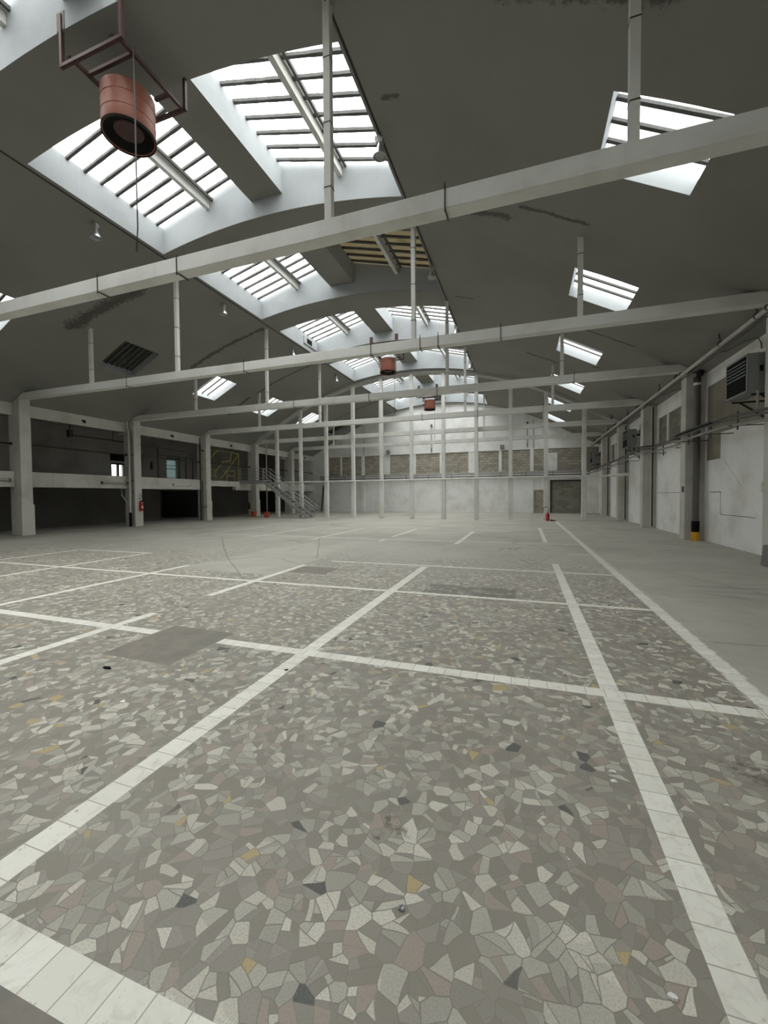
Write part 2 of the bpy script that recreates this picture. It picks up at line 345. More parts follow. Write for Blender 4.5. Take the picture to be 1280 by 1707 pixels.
# ------------------------------------------------------------------ mesh helper
class MB:
    def __init__(s): s.v = []; s.f = []; s.m = []; s.cur = 0; s.marks = []
    def mark(s): s.marks.append((len(s.v), len(s.f)))
    def build_each(s, name, mats, parent=None, **k):       # one object per piece laid down
        mk = s.marks+[(len(s.v), len(s.f))]; out = []
        for (v0, f0), (v1, f1) in zip(mk, mk[1:]):
            q = MB(); q.v = s.v[v0:v1]; q.f = [tuple(i-v0 for i in f) for f in s.f[f0:f1]]; q.m = s.m[f0:f1]
            out.append(q.build(name, mats, parent, **k))
        return out
    def poly(s, pts):
        i = len(s.v); s.v += [tuple(p) for p in pts]; s.f.append(tuple(range(i, i+len(pts)))); s.m.append(s.cur)
    def hexa(s, P):                                   # 8 points: bottom 4 then top 4
        s.mark()
        i = len(s.v); s.v += [tuple(p) for p in P]
        for f in ((3, 2, 1, 0), (4, 5, 6, 7), (0, 1, 5, 4), (1, 2, 6, 5), (2, 3, 7, 6), (3, 0, 4, 7)):
            s.f.append(tuple(i+k for k in f)); s.m.append(s.cur)
    def box(s, x0, x1, y0, y1, z0, z1):
        s.hexa([(x0, y0, z0), (x1, y0, z0), (x1, y1, z0), (x0, y1, z0), (x0, y0, z1), (x1, y0, z1), (x1, y1, z1), (x0, y1, z1)])
    def bar(s, a, b, w, h=None, up=(0, 0, 1)):         # rectangular bar from a to b
        s.mark()
        h = h or w; a = Vector(a); b = Vector(b); d = (b-a).normalized(); up = Vector(up)
        if abs(d.dot(up)) > .98: up = Vector((0, 1, 0))
        r = d.cross(up).normalized(); u = r.cross(d)
        q = [(-w/2, -h/2), (w/2, -h/2), (w/2, h/2), (-w/2, h/2)]
        A = [a+r*x+u*y for x, y in q]; Bq = [b+r*x+u*y for x, y in q]
        i = len(s.v); s.v += [tuple(p) for p in A+Bq]
        for f in ((0, 1, 2, 3), (7, 6, 5, 4), (0, 4, 5, 1), (1, 5, 6, 2), (2, 6, 7, 3), (3, 7, 4, 0)):
            s.f.append(tuple(i+k for k in f)); s.m.append(s.cur)
    def tube(s, pts, r, n=10, cap=True):
        s.mark()
        pts = [Vector(p) for p in pts]; rings = []
        for k, p in enumerate(pts):
            if k == 0: d = pts[1]-p
            elif k == len(pts)-1: d = p-pts[k-1]
            else: d = (pts[k+1]-p).normalized()+(p-pts[k-1]).normalized()
            d.normalize(); up = Vector((0, 0, 1)) if abs(d.z) < .95 else Vector((0, 1, 0))
            a = d.cross(up).normalized(); b = a.cross(d)
            rr = r[k] if isinstance(r, (list, tuple)) else r
            i = len(s.v); s.v += [tuple(p+a*math.cos(2*math.pi*j/n)*rr+b*math.sin(2*math.pi*j/n)*rr) for j in range(n)]
            rings.append(i)
        for i, j in zip(rings, rings[1:]):
            for k in range(n):
                s.f.append((i+k, i+(k+1) % n, j+(k+1) % n, j+k)); s.m.append(s.cur)
        if cap:
            s.f.append(tuple(rings[0]+k for k in range(n))[::-1]); s.m.append(s.cur)
            s.f.append(tuple(rings[-1]+k for k in range(n))); s.m.append(s.cur)
    def lathe(s, prof, cx, cy, n=28):                  # prof: (radius, z)
        s.mark()
        rings = []
        for r, z in prof:
            i = len(s.v); s.v += [(cx+r*math.cos(2*math.pi*j/n), cy+r*math.sin(2*math.pi*j/n), z) for j in range(n)]; rings.append(i)
        for i, j in zip(rings, rings[1:]):
            for k in range(n): s.f.append((i+k, i+(k+1) % n, j+(k+1) % n, j+k)); s.m.append(s.cur)
    def build(s, name, mats, parent=None, smooth=False, bevel=0.0):
        me = bpy.data.meshes.new(name); me.from_pydata(s.v, [], s.f)
        mats = mats if isinstance(mats, (list, tuple)) else [mats]
        for mt in mats: me.materials.append(mt)
        for p, mi in zip(me.polygons, s.m): p.material_index = mi; p.use_smooth = smooth
        bm = bmesh.new(); bm.from_mesh(me)
        bmesh.ops.remove_doubles(bm, verts=bm.verts, dist=.0004) if smooth else None
        bmesh.ops.recalc_face_normals(bm, faces=bm.faces); bm.to_mesh(me); bm.free()
        if smooth:
            for e in me.edges: pass
            me.set_sharp_from_angle(angle=math.radians(40))
        o = bpy.data.objects.new(name, me); C.objects.link(o)
        if parent is not None: o.parent = parent; o.matrix_parent_inverse = parent.matrix_world.inverted() if False else Matrix.Translation(-Vector(parent.location))
        if bevel:
            md = o.modifiers.new('bevel', 'BEVEL'); md.width = bevel; md.segments = 1; md.limit_method = 'ANGLE'
        return o
def tag(o, label=None, cat=None, group=None, kind=None):
    if label: o['label'] = label
    if cat: o['category'] = cat
    if group: o['group'] = group
    if kind: o['kind'] = kind
    return o
def empty(name, loc, label, cat, group=None, kind=None):
    o = bpy.data.objects.new(name, None); o.location = loc; o.empty_display_size = .2; C.objects.link(o)
    return tag(o, label, cat, group, kind)
def one(name, mb, mat, label, cat, group=None, kind=None, **k):
    return tag(mb.build(name, mat, None, **k), label, cat, group, kind)

# ------------------------------------------------------------------ dimensions
L = 4.979; Y0 = 10.575
def RY(k): return Y0 + k*L                       # near face of bay line k (-1 is the first tie in view)
XL, XR, XC = -18.87, 4.86, -7.0                   # column fronts, vault centre
WX = 5.35; YF = 34.9; YB = -9.4                   # right wall, far wall, wall behind the camera
RAD, ZC = 19.1, 9.35
def arcz(x):
    d = abs(x-XC)
    if d <= 9.7: return ZC-RAD+math.sqrt(RAD*RAD-d*d)
    z = ZC-RAD+math.sqrt(RAD*RAD-9.7*9.7)
    return z - (d-9.7)*9.7/math.sqrt(RAD*RAD-9.7*9.7)
def ceilz(x, y):
    d = abs(x-XC); t = min(max((d-9.9)/2.0, 0), 1); t = t*t*(3-2*t)
    k = round((y-Y0-.12)/L); dy = abs(y-(RY(k)+.12))
    e = min(max((d-11.0)/.8, 0), 1); e = e*e*(3-2*e)
    return arcz(x) + t*(.13-.03*e-.20*(1-e)*math.exp(-dy/.55))
SX0, SX1 = -10.60, -2.90                          # big lantern openings
def glz(x): return 10.76-.262*abs(x+7.0)
BAYS = [(RY(k)+.66, RY(k+1)-.66) for k in range(-4, 5)]
BAYS = [(max(a, YB+.3), min(b, YF-.35)) for a, b in BAYS]
LX0, LX1 = -16.42, -14.88; RX0, RX1 = 1.23, 2.71
SIDE = [(RY(k)+1.42, RY(k)+3.05) for k in range(-3, 5)]

# ------------------------------------------------------------------ floor
stripes = []   # x0,x1,y0,y1,mat
def lx(x, w, segs, m='stripe_y'):
    for a, b in segs: stripes.append((x-w/2, x+w/2, a, b, m))
lx(.617, .13, [(-2, 9.45), (13.6, 19.35)])
lx(-1.98, .14, [(.90, 8.30), (12.4, 16.9)])
lx(-4.53, .13, [(-2, 3.97), (4.93, 7.78), (12.6, 13.3), (14.0, 17.5)])
lx(-6.98, .12, [(.9, 7.02), (12.47, 17.5)])
lx(-9.56, .12, [(.9, 8.25), (12.6, 19.0)])
lx(-12.1, .12, [(.9, 8.1), (12.6, 17.0)])
stripes.append((1.54, 1.76, -2, 23.8, 'stripe_worn'))
def ly(y, w, segs):
    for a, b in segs: stripes.append((a, b, y-w/2, y+w/2, 'stripe_x'))
ly(.825, .14, [(-9, 1.54)])
ly(3.40, .13, [(-14, -3.86), (-2.99, 1.54)])
ly(6.03, .10, [(-14, 1.54)])
ly(8.42, .11, [(-4.2, 1.54)])
ly(8.22, .10, [(-12.2, -9.4)])
ly(13.2, .10, [(-11.8, 1.54)])
ly(11.05, .09, [(1.0, 1.54)])
ly(17.6, .08, [(-4.4, 1.2)])
prio = {'stripe_y': 1, 'stripe_x': 2, 'stripe_worn': 3}
def zone(x, y):
    best = None
    for (a, b, c, d, m) in stripes:
        if a < x < b and c < y < d and (best is None or prio[m] > prio[best]): best = m
    if -3.84 < x < -3.0 and 2.76 < y < 3.64: return 'patch'
    if -4.45 < x < -3.62 and 6.95 < y < 7.6: return 'patch'
    if best: return best
    if -1.5 < x < -.12 and 6.1 < y < 6.72: return 'mosaic_dark'
    if y < .755 and x < 1.54: return 'patch'
    if x > 1.54 or y > 11.5 or x < -15: return 'concrete'
    if -6.9 < x < -4.6 and y > 6.6: return 'concrete'
    return 'mosaic'
def build_floor():
    xs = {-26.5, -22.5, -19.3, XL, -15.0, -10, -4.6, -6.9, -1.5, -.12, WX+.3, -3.84, -3.0, -4.45, -3.62, 1.54, 3.5}
    ys = {YB-.3, -5, 0, .755, 2.76, 3.64, 6.95, 7.6, 6.1, 6.72, 6.6, 11.5, 22, 28, YF+.3}
    for a, b, c, d, m in stripes: xs |= {round(a, 4), round(b, 4)}; ys |= {round(c, 4), round(d, 4)}
    xs = sorted(xs); ys = sorted(ys)
    names = ['concrete', 'mosaic', 'mosaic_dark', 'stripe_y', 'stripe_x', 'stripe_worn', 'patch']
    mb = MB()
    for a, b in zip(xs, xs[1:]):
        for c, d in zip(ys, ys[1:]):
            mb.cur = names.index(zone((a+b)/2, (c+d)/2))
            mb.poly([(a, c, 0), (b, c, 0), (b, d, 0), (a, d, 0)])
    mb.cur = 0
    X0, X1, Ya, Yb = xs[0], xs[-1], ys[0], ys[-1]
    mb.poly([(X0, Ya, -.2), (X0, Yb, -.2), (X1, Yb, -.2), (X1, Ya, -.2)])
    for p, q in (((X0, Ya), (X1, Ya)), ((X1, Ya), (X1, Yb)), ((X1, Yb), (X0, Yb)), ((X0, Yb), (X0, Ya))):
        mb.poly([(*p, -.2), (*q, -.2), (*q, 0), (*p, 0)])
    one('floor', mb, [M[n] for n in names], 'crazy-paved floor with marble bands, worn to concrete at the far end', 'floor', kind='structure')
build_floor()

# ------------------------------------------------------------------ ceiling shell
def in_open(x, y):
    for a, b in BAYS:
        if a < y < b and SX0 < x < SX1: return True
    for a, b in SIDE:
        if a < y < b and (LX0 < x < LX1 or RX0 < x < RX1): return True
    return False
def build_ceiling():
    xs = {-19.55, -19.3, XL, SX0, SX1, LX0, LX1, RX0, RX1, WX+.25, XR}
    x = -18.5
    while x < WX: xs.add(round(x, 3)); x += .4
    xs = sorted(xs); xs = [a for i, a in enumerate(xs) if i == 0 or a-xs[i-1] > .03 or a in (SX0, SX1, LX0, LX1, RX0, RX1)]
    ys = {YB-.25, YF+.25}
    for a, b in BAYS+SIDE: ys |= {round(a, 4), round(b, 4)}
    for k in range(-4, 6):
        for d in (-1.2, -.8, -.5, -.3, -.15, 0, .15, .3, .5, .8, 1.2): ys.add(round(RY(k)+.12+d, 4))
    ys = sorted(y for y in ys if YB-.26 <= y <= YF+.26)
    mb = MB(); idx = {}
    def V(x, y):
        if (x, y) not in idx: idx[(x, y)] = len(mb.v); mb.v.append((x, y, ceilz(x, y)))
        return idx[(x, y)]
    for a, b in zip(xs, xs[1:]):
        for c, d in zip(ys, ys[1:]):
            if in_open((a+b)/2, (c+d)/2): continue
            mb.f.append((V(a, c), V(a, d), V(b, d), V(b, c))); mb.m.append(0)
    me = bpy.data.meshes.new('ceiling'); me.from_pydata(mb.v, [], mb.f); me.materials.append(M['ceiling'])
    for p in me.polygons: p.use_smooth = True
    o = bpy.data.objects.new('ceiling', me); C.objects.link(o)
    md = o.modifiers.new('thickness', 'SOLIDIFY'); md.thickness = .10; md.offset = 1; md.use_rim = False
    # make sure thickness grows upwards
    if me.polygons[0].normal.z < 0: md.offset = -1
    tag(o, 'grey-white vaulted ceiling shell with flaking cracks along its ribs', 'ceiling', kind='structure')
build_ceiling()

# ------------------------------------------------------------------ roof lanterns (windows) and side skylights
ORD = ['first', 'second', 'third', 'fourth', 'fifth', 'sixth', 'seventh', 'eighth', 'ninth']
wn = 0
def lantern(i, ya, yb):
    global wn; wn += 1
    vis = i-2                                         # bay 3 (index) is the one nearest in view
    names = {0: 'behind the camera, first', 1: 'behind the camera, second', 2: 'above the camera, third'}
    if i < 3: lab = 'roof lantern opening '+['furthest behind the camera', 'next behind the camera', 'straight above the camera position'][i]
    elif i == 4: lab = 'second roof lantern from the camera, its right panes stained amber'
    else: lab = {3: 'largest glazed roof lantern, nearest, right behind the close red drum', 5: 'third roof lantern, its left curb holding a dark little vent', 6: 'fourth roof lantern, around the middle red drum', 7: 'fifth roof lantern, seen behind the row of full-height posts', 8: 'last roof lantern, against the far wall'}[i]
    t = empty('window_%d' % wn, (-7, (ya+yb)/2, 9.3), lab, 'skylight', kind='structure')
    c = MB()
    N = 24; T = .12
    xs = [SX0+(SX1-SX0)*j/N for j in range(N+1)]
    for (y0, y1) in ((ya-T, ya), (yb, yb+T)):          # end walls following the vault below, gable above
        for a, b in zip(xs, xs[1:]):
            c.hexa([(a, y0, arcz(a)+.012), (b, y0, arcz(b)+.012), (b, y1, arcz(b)+.012), (a, y1, arcz(a)+.012), (a, y0, glz(a)), (b, y0, glz(b)), (b, y1, glz(b)), (a, y1, glz(a))])
    for (a, b, xx) in ((SX0-T, SX0, SX0), (SX1, SX1+T, SX1)):
        c.box(a, b, ya-T, yb+T, arcz(xx)+.012, glz(xx))
    c.build('curb', M['curb'], t)
    s = MB(); s.hexa([(-7.33, ya-.05, 9.83), (-6.33, ya-.05, 9.83), (-6.33, yb+.05, 9.83), (-7.33, yb+.05, 9.83), (-7.33, ya-.05, glz(-7.33)), (-6.33, ya-.05, glz(-6.33)), (-6.33, yb+.05, glz(-6.33)), (-7.33, yb+.05, glz(-7.33))])
    s.m = [1, 0, 0, 0, 0, 0]; s.build('ridge_beam', [M['curb'], M['ceiling']], t)
    for px in (-8.86, -4.58):
        p = MB(); p.box(px-.06, px+.06, ya-.02, yb+.02, glz(px)-.30, glz(px)-.04); p.box(px-.10, px+.10, ya-.02, yb+.02, glz(px)-.06, glz(px)-.035)
        p.build('purlin', M['white_beam'], t)
        d = MB(); d.box(px+.13, px+.19, ya, yb, glz(px)-.10, glz(px)-.02); d.build('glazing_rail', M['bar'], t)
    for side, (xa, xb) in (('l', (SX0-.05, -7.22)), ('r', (-6.44, SX1+.05))):
        g = MB(); g.hexa([(xa, ya-.05, glz(xa)+.02), (xb, ya-.05, glz(xb)+.02), (xb, yb+.05, glz(xb)+.02), (xa, yb+.05, glz(xa)+.02), (xa, ya-.05, glz(xa)+.032), (xb, ya-.05, glz(xb)+.032), (xb, yb+.05, glz(xb)+.032), (xa, yb+.05, glz(xa)+.032)])
        amber = (i == 4 and side == 'r')
        go = g.build('glass_panel', M['glass_amber'] if amber else M['glass'], t)
        if amber: go['label'] = 'amber stained glass panel'
        br = MB(); n = int((yb-ya)/.43)
        for j in range(1, n+1):
            y = ya+.43*j
            if y > yb-.08: break
            steps = 14; prev = None
            for q in range(steps):                    # lumpy weathered bars
                x0 = xa+(xb-xa)*q/steps; x1 = xa+(xb-xa)*(q+1)/steps
                w = .070+random.uniform(-.010, .014)
                br.bar((x0, y, glz(x0)-.025), (x1, y, glz(x1)-.025), w, .065)
        br.build('glazing_bars', M['bar'], t)
    if i == 5:
        v = MB(); v.box(SX0+.001, SX0+.06, yb-1.5, yb-.15, 9.25, 9.62); vo = v.build('vent_frame', M['curb'], t)
        v = MB(); v.box(SX0+.05, SX0+.07, yb-1.25, yb-.75, 9.32, 9.56); v.build('vent_opening', M['black'], vo)
    return t
for i, (a, b) in enumerate(BAYS): lantern(i, a, b)

def side_light(xa, xb, ya, yb, lab, dark=False, nb=3):
    global wn; wn += 1
    t = empty('window_%d' % wn, ((xa+xb)/2, (ya+yb)/2, arcz((xa+xb)/2)), lab, 'skylight', kind='structure')
    H = .30; T = .07; za, zb = arcz(xa), arcz(xb)
    # normal direction of shell
    sl = (zb-za)/(xb-xa); nl = math.hypot(1, sl); nx, nz = -sl/nl, 1/nl
    def P(x, z, y, h): return (x+nx*h, y, z+nz*h)
    c = MB()
    for (x0, z0, x1, z1, y0, y1) in ((xa, za, xb, zb, ya-T, ya), (xa, za, xb, zb, yb, yb+T), (xa-T, za-sl*T, xa, za, ya-T, yb+T), (xb, zb, xb+T, zb+sl*T, ya-T, yb+T)):
        c.hexa([P(x0, z0, y0, .02), P(x1, z1, y0, .02), P(x1, z1, y1, .02), P(x0, z0, y1, .02), P(x0, z0, y0, H), P(x1, z1, y0, H), P(x1, z1, y1, H), P(x0, z0, y1, H)])
    c.build('curb', M['curb'], t)
    g = MB(); g.hexa([P(xa-.03, za-.03*sl, ya-.03, H), P(xb+.03, zb+.03*sl, ya-.03, H), P(xb+.03, zb+.03*sl, yb+.03, H), P(xa-.03, za-.03*sl, yb+.03, H)]+[P(xa-.03, za-.03*sl, ya-.03, H+.012), P(xb+.03, zb+.03*sl, ya-.03, H+.012), P(xb+.03, zb+.03*sl, yb+.03, H+.012), P(xa-.03, za-.03*sl, yb+.03, H+.012)])
    if dark: g.build('cover_sheet', M['corrug'], t)
    else: g.build('glass_panel', M['glass'], t)
    br = MB(); n = 6 if dark else nb
    for j in range(1, n+1):
        y = ya+(yb-ya)*j/(n+1)
        br.bar(P(xa, za, y, H-.03), P(xb, zb, y, H-.03), .04 if dark else .075, .05)
    br.build('glazing_bars', M['bar'], t)
    return t
for k, (a, b) in enumerate(SIDE):
    kk = k-3                                          # bay number
    names = {-3: 'far behind the camera', -2: 'behind the camera', -1: 'cut by the nearest tie beam', 0: 'second', 1: 'third', 2: 'fourth', 3: 'fifth', 4: 'sixth'}
    side_light(RX0, RX1, a, b, {-3: 'small square roof light far behind the camera, right slope', -2: 'small square roof light behind the camera, right slope', -1: 'large-looking square roof light crossed by the nearest tie beam, right slope'}.get(kk, 'small roof light, %s from the camera on the right slope' % names.get(kk)))
    dark = kk in (0, 4)
    side_light(LX0, LX1, a, b, {-3: 'small square roof light far behind the camera, left slope', -2: 'small square roof light behind the camera, left slope', -1: 'small roof light cut by the left picture edge, left slope', 0: 'blacked-out roof light covered with ribbed dark sheet, left slope', 4: 'last, blacked-out roof light beside the far wall, left slope'}.get(kk, 'bright small roof light, %s from the camera on the left slope' % names.get(kk)), dark)

# ------------------------------------------------------------------ walls
def grid_wall(axis, pos, thick, u_cuts, z_cuts, fn, mb, names):
    """axis 'x': wall plane x=pos, u=y ; axis 'y': plane y=pos, u=x. fn(u,z)->material name or None (hole), recess"""
    us = sorted(set(u_cuts)); zs = sorted(set(z_cuts))
    for a, b in zip(us, us[1:]):
        for c, d in zip(zs, zs[1:]):
            r = fn((a+b)/2, (c+d)/2)
            if r is None: continue
            name, rec = r if isinstance(r, tuple) else (r, 0)
            mb.cur = names.index(name); s = 1 if thick > 0 else -1
            p0 = pos+rec*s; p1 = pos+thick
            lo, hi = min(p0, p1), max(p0, p1)
            if axis == 'x': mb.box(lo, hi, a, b, c, d)
            else: mb.box(a, b, lo, hi, c, d)
# right wall
rects_r = []                                          # y0,y1,z0,z1 infill panels of block work
for k in range(-4, 6):
    y = RY(k)
    rects_r.append((y+.75, y+L-1.55, 3.52, 4.67)); rects_r.append((y+L-1.42, y+L-.25, 3.52, 4.67))
def right_fn(y, z):
    if RY(0)+.65 < y < RY(1)-.2 and 3.25 < z < 4.78: return ('lowtrim', .03)
    if RY(1)-1.2 < y < RY(1)-.2 and 2.5 < z < 3.3: return ('lowtrim', .03)
    if RY(0)+.65 < y < RY(1)-.2: return 'wallpaint'
    for a, b, c, d in rects_r:
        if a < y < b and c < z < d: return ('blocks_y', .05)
    return 'wallpaint'
mb = MB(); nm = ['wallpaint', 'blocks_y', 'lowtrim']
uc = [YB-.25, YF+.25, RY(0)+.65, RY(1)-.2, RY(1)-1.2]+[u for r in rects_r for u in r[:2] if YB < u < YF]
grid_wall('x', WX, .25, uc, [0, 2.5, 3.25, 3.3, 3.52, 4.67, 4.78, 5.6], right_fn, mb, nm)
one('wall_right', mb, [M[n] for n in nm], 'long whitewashed right wall with bricked-up clerestory panels', 'wall', kind='structure')
# far wall
mull = [(-17.6, -16.39), (-16.25, -14.25), (-13.95, -12.07), (-11.50, -9.55), (-9.08, -6.95), (-6.55, -4.51), (-3.67, -2.04), (-1.80, .39), (.66, 1.46), (2.41, 4.15)]
def far_fn(x, z):
    if 3.37 < z < 5.12:
        for a, b in mull:
            if a < x < b: return ('blocks', .06)
        if 1.76 < x < 2.41 and z > 4.78: return ('blocks', .06)
        if x > 4.3: return ('lowtrim', .03)
    if .67 < x < 1.45 and z < 1.86: return None
    if 1.9 < x < 4.18 and z < 2.6: return None
    return 'wallpaint'
mb = MB(); nm = ['wallpaint', 'blocks', 'lowtrim']
xc = [-23, WX+.25, .67, 1.45, 1.9, 4.18, 1.76, 2.41, 4.3]+[u for r in mull for u in r]
grid_wall('y', YF, .25, xc, [0, 1.86, 2.6, 3.37, 4.78, 5.12, 5.2], far_fn, mb, nm)
mb.cur = 0
xs = [-19.3+(WX+.25+19.3)*j/50 for j in range(51)]
for a, b in zip(xs, xs[1:]):
    mb.hexa([(a, YF, 5.2), (b, YF, 5.2), (b, YF+.25, 5.2), (a, YF+.25, 5.2), (a, YF, arcz(a)+.08+.1), (b, YF, arcz(b)+.18), (b, YF+.25, arcz(b)+.18), (a, YF+.25, arcz(a)+.18)])
for a, b in ((-14.25, -13.93), (-9.25, -8.82), (-4.35, -3.98), (.40, .65), (1.46, 1.74)):   # shallow pilasters
    mb.box(a, b, YF-.10, YF+.01, 0, 3.36)
mb.box(-18.8, WX, YF-.03, YF+.01, 5.13, 5.19)
one('wall_far', mb, [M[n] for n in nm], 'whitewashed far end wall with a band of exposed concrete blocks', 'wall', kind='structure')
# doors in far wall
t = empty('door_1', (3.04, YF, 0), 'wide opening in the far wall filled with brown-grey block courses', 'door', kind='structure')
m = MB(); m.box(2.0, 4.18, YF+.12, YF+.24, 0, 2.5); m.build('infill', M['blocks_dark'], t)
m = MB(); m.box(1.9, 2.02, YF-.02, YF+.2, 0, 2.6); m.box(4.18, 4.26, YF-.02, YF+.2, 0, 2.6); m.box(1.9, 4.26, YF-.02, YF+.22, 2.5, 2.62); m.build('door_frame', M['steel_dark'], t)
t = empty('door_2', (1.06, YF, 0), 'narrow bricked-up doorway beside the wide one in the far wall', 'door', kind='structure')
m = MB(); m.box(.67, 1.45, YF+.08, YF+.2, 0, 1.86); m.build('infill', M['blocks'], t)
# wall behind the camera
mb = MB(); xs = [-23+(WX+.25+23)*j/50 for j in range(51)]
for a, b in zip(xs, xs[1:]):
    mb.box(a, b, YB-.25, YB, 0, max(5.2, arcz((a+b)/2)+.2 if a > -19.4 else 5.2))
one('wall_near', mb, M['wallpaint'], 'plain whitewashed wall behind the camera', 'wall', kind='structure')
# left annex: back wall with windows, soffit, slab
win = [(17.06, 17.88, 2.71, 3.51), (20.89, 21.87, 2.75, 4.07)]
dark_open = [(20.35, 23.7, 0, 1.95), (30.6, 33.6, 0, 1.95)]
def annex_fn(y, z):
    for a, b, c, d in win+dark_open:
        if a < y < b and c < z < d: return None
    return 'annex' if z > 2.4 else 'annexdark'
mb = MB(); nm = ['annex', 'annexdark']
grid_wall('x', -22.5, -.25, [YB, YF+.2]+[u for r in win+dark_open for u in r[:2]], [0, 1.95, 2.4, 2.6, 2.71, 2.75, 3.51, 4.07, 4.4, 5.35], annex_fn, mb, nm)
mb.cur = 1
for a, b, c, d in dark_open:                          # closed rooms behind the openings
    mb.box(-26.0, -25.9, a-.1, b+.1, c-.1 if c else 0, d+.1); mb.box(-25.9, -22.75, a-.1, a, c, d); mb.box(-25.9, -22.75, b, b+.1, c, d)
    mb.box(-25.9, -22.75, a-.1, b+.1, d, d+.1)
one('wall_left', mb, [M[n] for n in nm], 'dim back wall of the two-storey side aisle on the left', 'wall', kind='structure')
mb = MB(); mb.box(-22.8, -19.56, YB-.2, YF+.2, 5.28, 5.45)
one('trim_1', mb, M['annex'], 'flat soffit over the left side aisle', 'ceiling', kind='structure')
mb = MB(); mb.box(-22.5, -19.6, YB, YF, 2.22, 2.42)
one('trim_2', mb, M['annexfloor'], 'mezzanine slab of the left side aisle', 'mezzanine', kind='structure')
for j, (a, b, c, d) in enumerate(win):
    wn += 1
    t = empty('window_%d' % wn, (-22.6, (a+b)/2, c), ['small two-pane window in the aisle wall, seen left of a column', 'frosted window in the aisle wall above the mezzanine'][j], 'window', kind='structure')
    f = MB(); w = .045
    f.box(-22.62, -22.52, a, b, d-.10, d); f.box(-22.62, -22.52, a, b, c, c+w); f.box(-22.62, -22.52, a, a+w, c, d); f.box(-22.62, -22.52, b-w, b, c, d)
    if j == 0: f.box(-22.62, -22.52, (a+b)/2-.02, (a+b)/2+.10, c, d)
    else: f.box(-22.62, -22.52, a, b, c+.62, c+.66); f.box(-22.62, -22.52, a, b, c+.86, c+.89)
    f.build('window_frame', M['annex'] if j else M['steel_dark'], t)
    g = MB(); g.box(-22.6, -22.59, a, b, c, d); g.build('window_pane', M['glass_frost'] if j else M['glass'], t)
    f = MB(); f.box(-22.66, -22.48, a-.03, b+.03, d, d+.12 if j else d+.08); f.build('blind_box', M['curb'] if j == 0 else M['annexdark'], t)
    if j == 0:
        f = MB(); f.box(-22.5, -22.46, a-.05, b+.05, d+.12, d+.55); f.build('shutter', M['black'], t)

# ------------------------------------------------------------------ left columns, beams
COLN = {-3: 'far behind camera', -2: 'behind camera', -1: 'out of view', 0: 'thick white column at the left edge, nearest the camera', 1: 'white column carrying the red fire extinguisher and white downpipe', 2: 'white column with dark rusty pipes on its side', 3: 'white column beside the steel stair landing', 4: 'slim white column behind the steel stair', 5: 'corner'}
for k in range(-1, 5):
    y = RY(k)
    lab = COLN[k] if k >= 0 else 'white concrete column just outside the left picture edge'
    m = MB()
    m.box(XL-.38, XL, y, y+.40, 0, 5.5); m.box(XL-.74, XL-.38, y+.03, y+.40, 0, 5.42)
    m.box(XL-.40, XL+.03, y-.03, y+.43, 0, 1.24)
    one('concrete_column', m, M['column'], lab, 'column', 'columns along the left side aisle', bevel=.012)
BXF = XL-.40                                         # beam face
baylab = {-2: 'just behind the camera', -1: 'at the left picture edge', 0: 'in the nearest full bay', 1: 'in the second bay', 2: 'in the third bay, over the yellow safety gate', 3: 'in the fourth bay, behind the stair landing', 4: 'in the last bay, next to the far wall'}
for k in range(-1, 5):
    a = RY(k)+.40; b = min(RY(k+1), YF)
    m = MB(); m.box(BXF-.22, BXF, a, b, 4.82, 5.42); m.box(BXF-.22, BXF+.10, a, b, 5.40, 5.46)
    one('eaves_beam', m, M['column'], 'white upper concrete beam '+baylab[k], 'beam', 'upper beams of the left aisle')
    m = MB()
    if k == 2:
        n = 26
        ys = [a+(b-a)*j/n for j in range(n+1)]
        for p, q in zip(ys, ys[1:]):
            f = ((p+q)/2-a)/(b-a)
            z0 = 1.95 if (f < .09 or f > .60) else 2.20+random.uniform(-.03, .03)
            m.box(BXF-.28, BXF, p, q, z0, 2.55+random.uniform(-.012, .008))
    else: m.box(BXF-.28, BXF, a, b, 1.95, 2.57)
    one('mezzanine_beam', m, M['column'], ('broken-edged, partly cut away ' if k == 2 else 'white ')+'lower concrete beam '+baylab[k], 'beam', 'lower beams of the left aisle')
    m = MB(); m.tube([(BXF-.12, a-.02, 3.71), (BXF-.12, b+.02, 3.68)], .028, 8); m.tube([(BXF-.12, b-.06, 3.68), (BXF-.12, b+.0, 3.68)], .06, 8)
    one('guard_rail', m, M['steel_dark'], 'thin black rail across the upper opening '+baylab[k], 'rail', 'rails across the aisle openings')
    if k >= 0 and k != 3:
        m = MB(); yy = RY(k)+2.75; m.box(BXF, BXF+.10, yy-.05, yy+.05, 5.02, 5.06); m.bar((BXF+.02, yy-.07, 5.06), (BXF+.12, yy, 4.94), .05); m.bar((BXF+.02, yy+.07, 5.06), (BXF+.12, yy, 4.94), .05)
        one('wall_bracket', m, M['black'], 'small dark bracket on the upper beam '+baylab[k], 'bracket', 'brackets on the upper beams')
    if k in (-1, 0, 1):
        ty = {-1: (9.0, 10.42), 0: (14.08, 15.45), 1: (18.3, 19.62)}[k]
        t = empty('tube_light', (BXF+.05, ty[0], 2.2), 'unlit fluorescent tube fitting on the lower beam '+baylab[k], 'light fitting', 'tube lights on the left beams')
        m = MB(); m.box(BXF, BXF+.05, ty[0], ty[1], 2.17, 2.26); m.box(BXF, BXF+.09, ty[0], ty[0]+.06, 2.15, 2.28); m.box(BXF, BXF+.09, ty[1]-.06, ty[1], 2.15, 2.28); m.build('housing', M['pipe_dull'] if k != 1 else M['cream'], t)
        m = MB(); m.tube([(BXF+.075, ty[0]+.06, 2.215), (BXF+.075, ty[1]-.06, 2.215)], .028, 10); m.build('tube', M['cream'] if k != 1 else M['paper'], t)

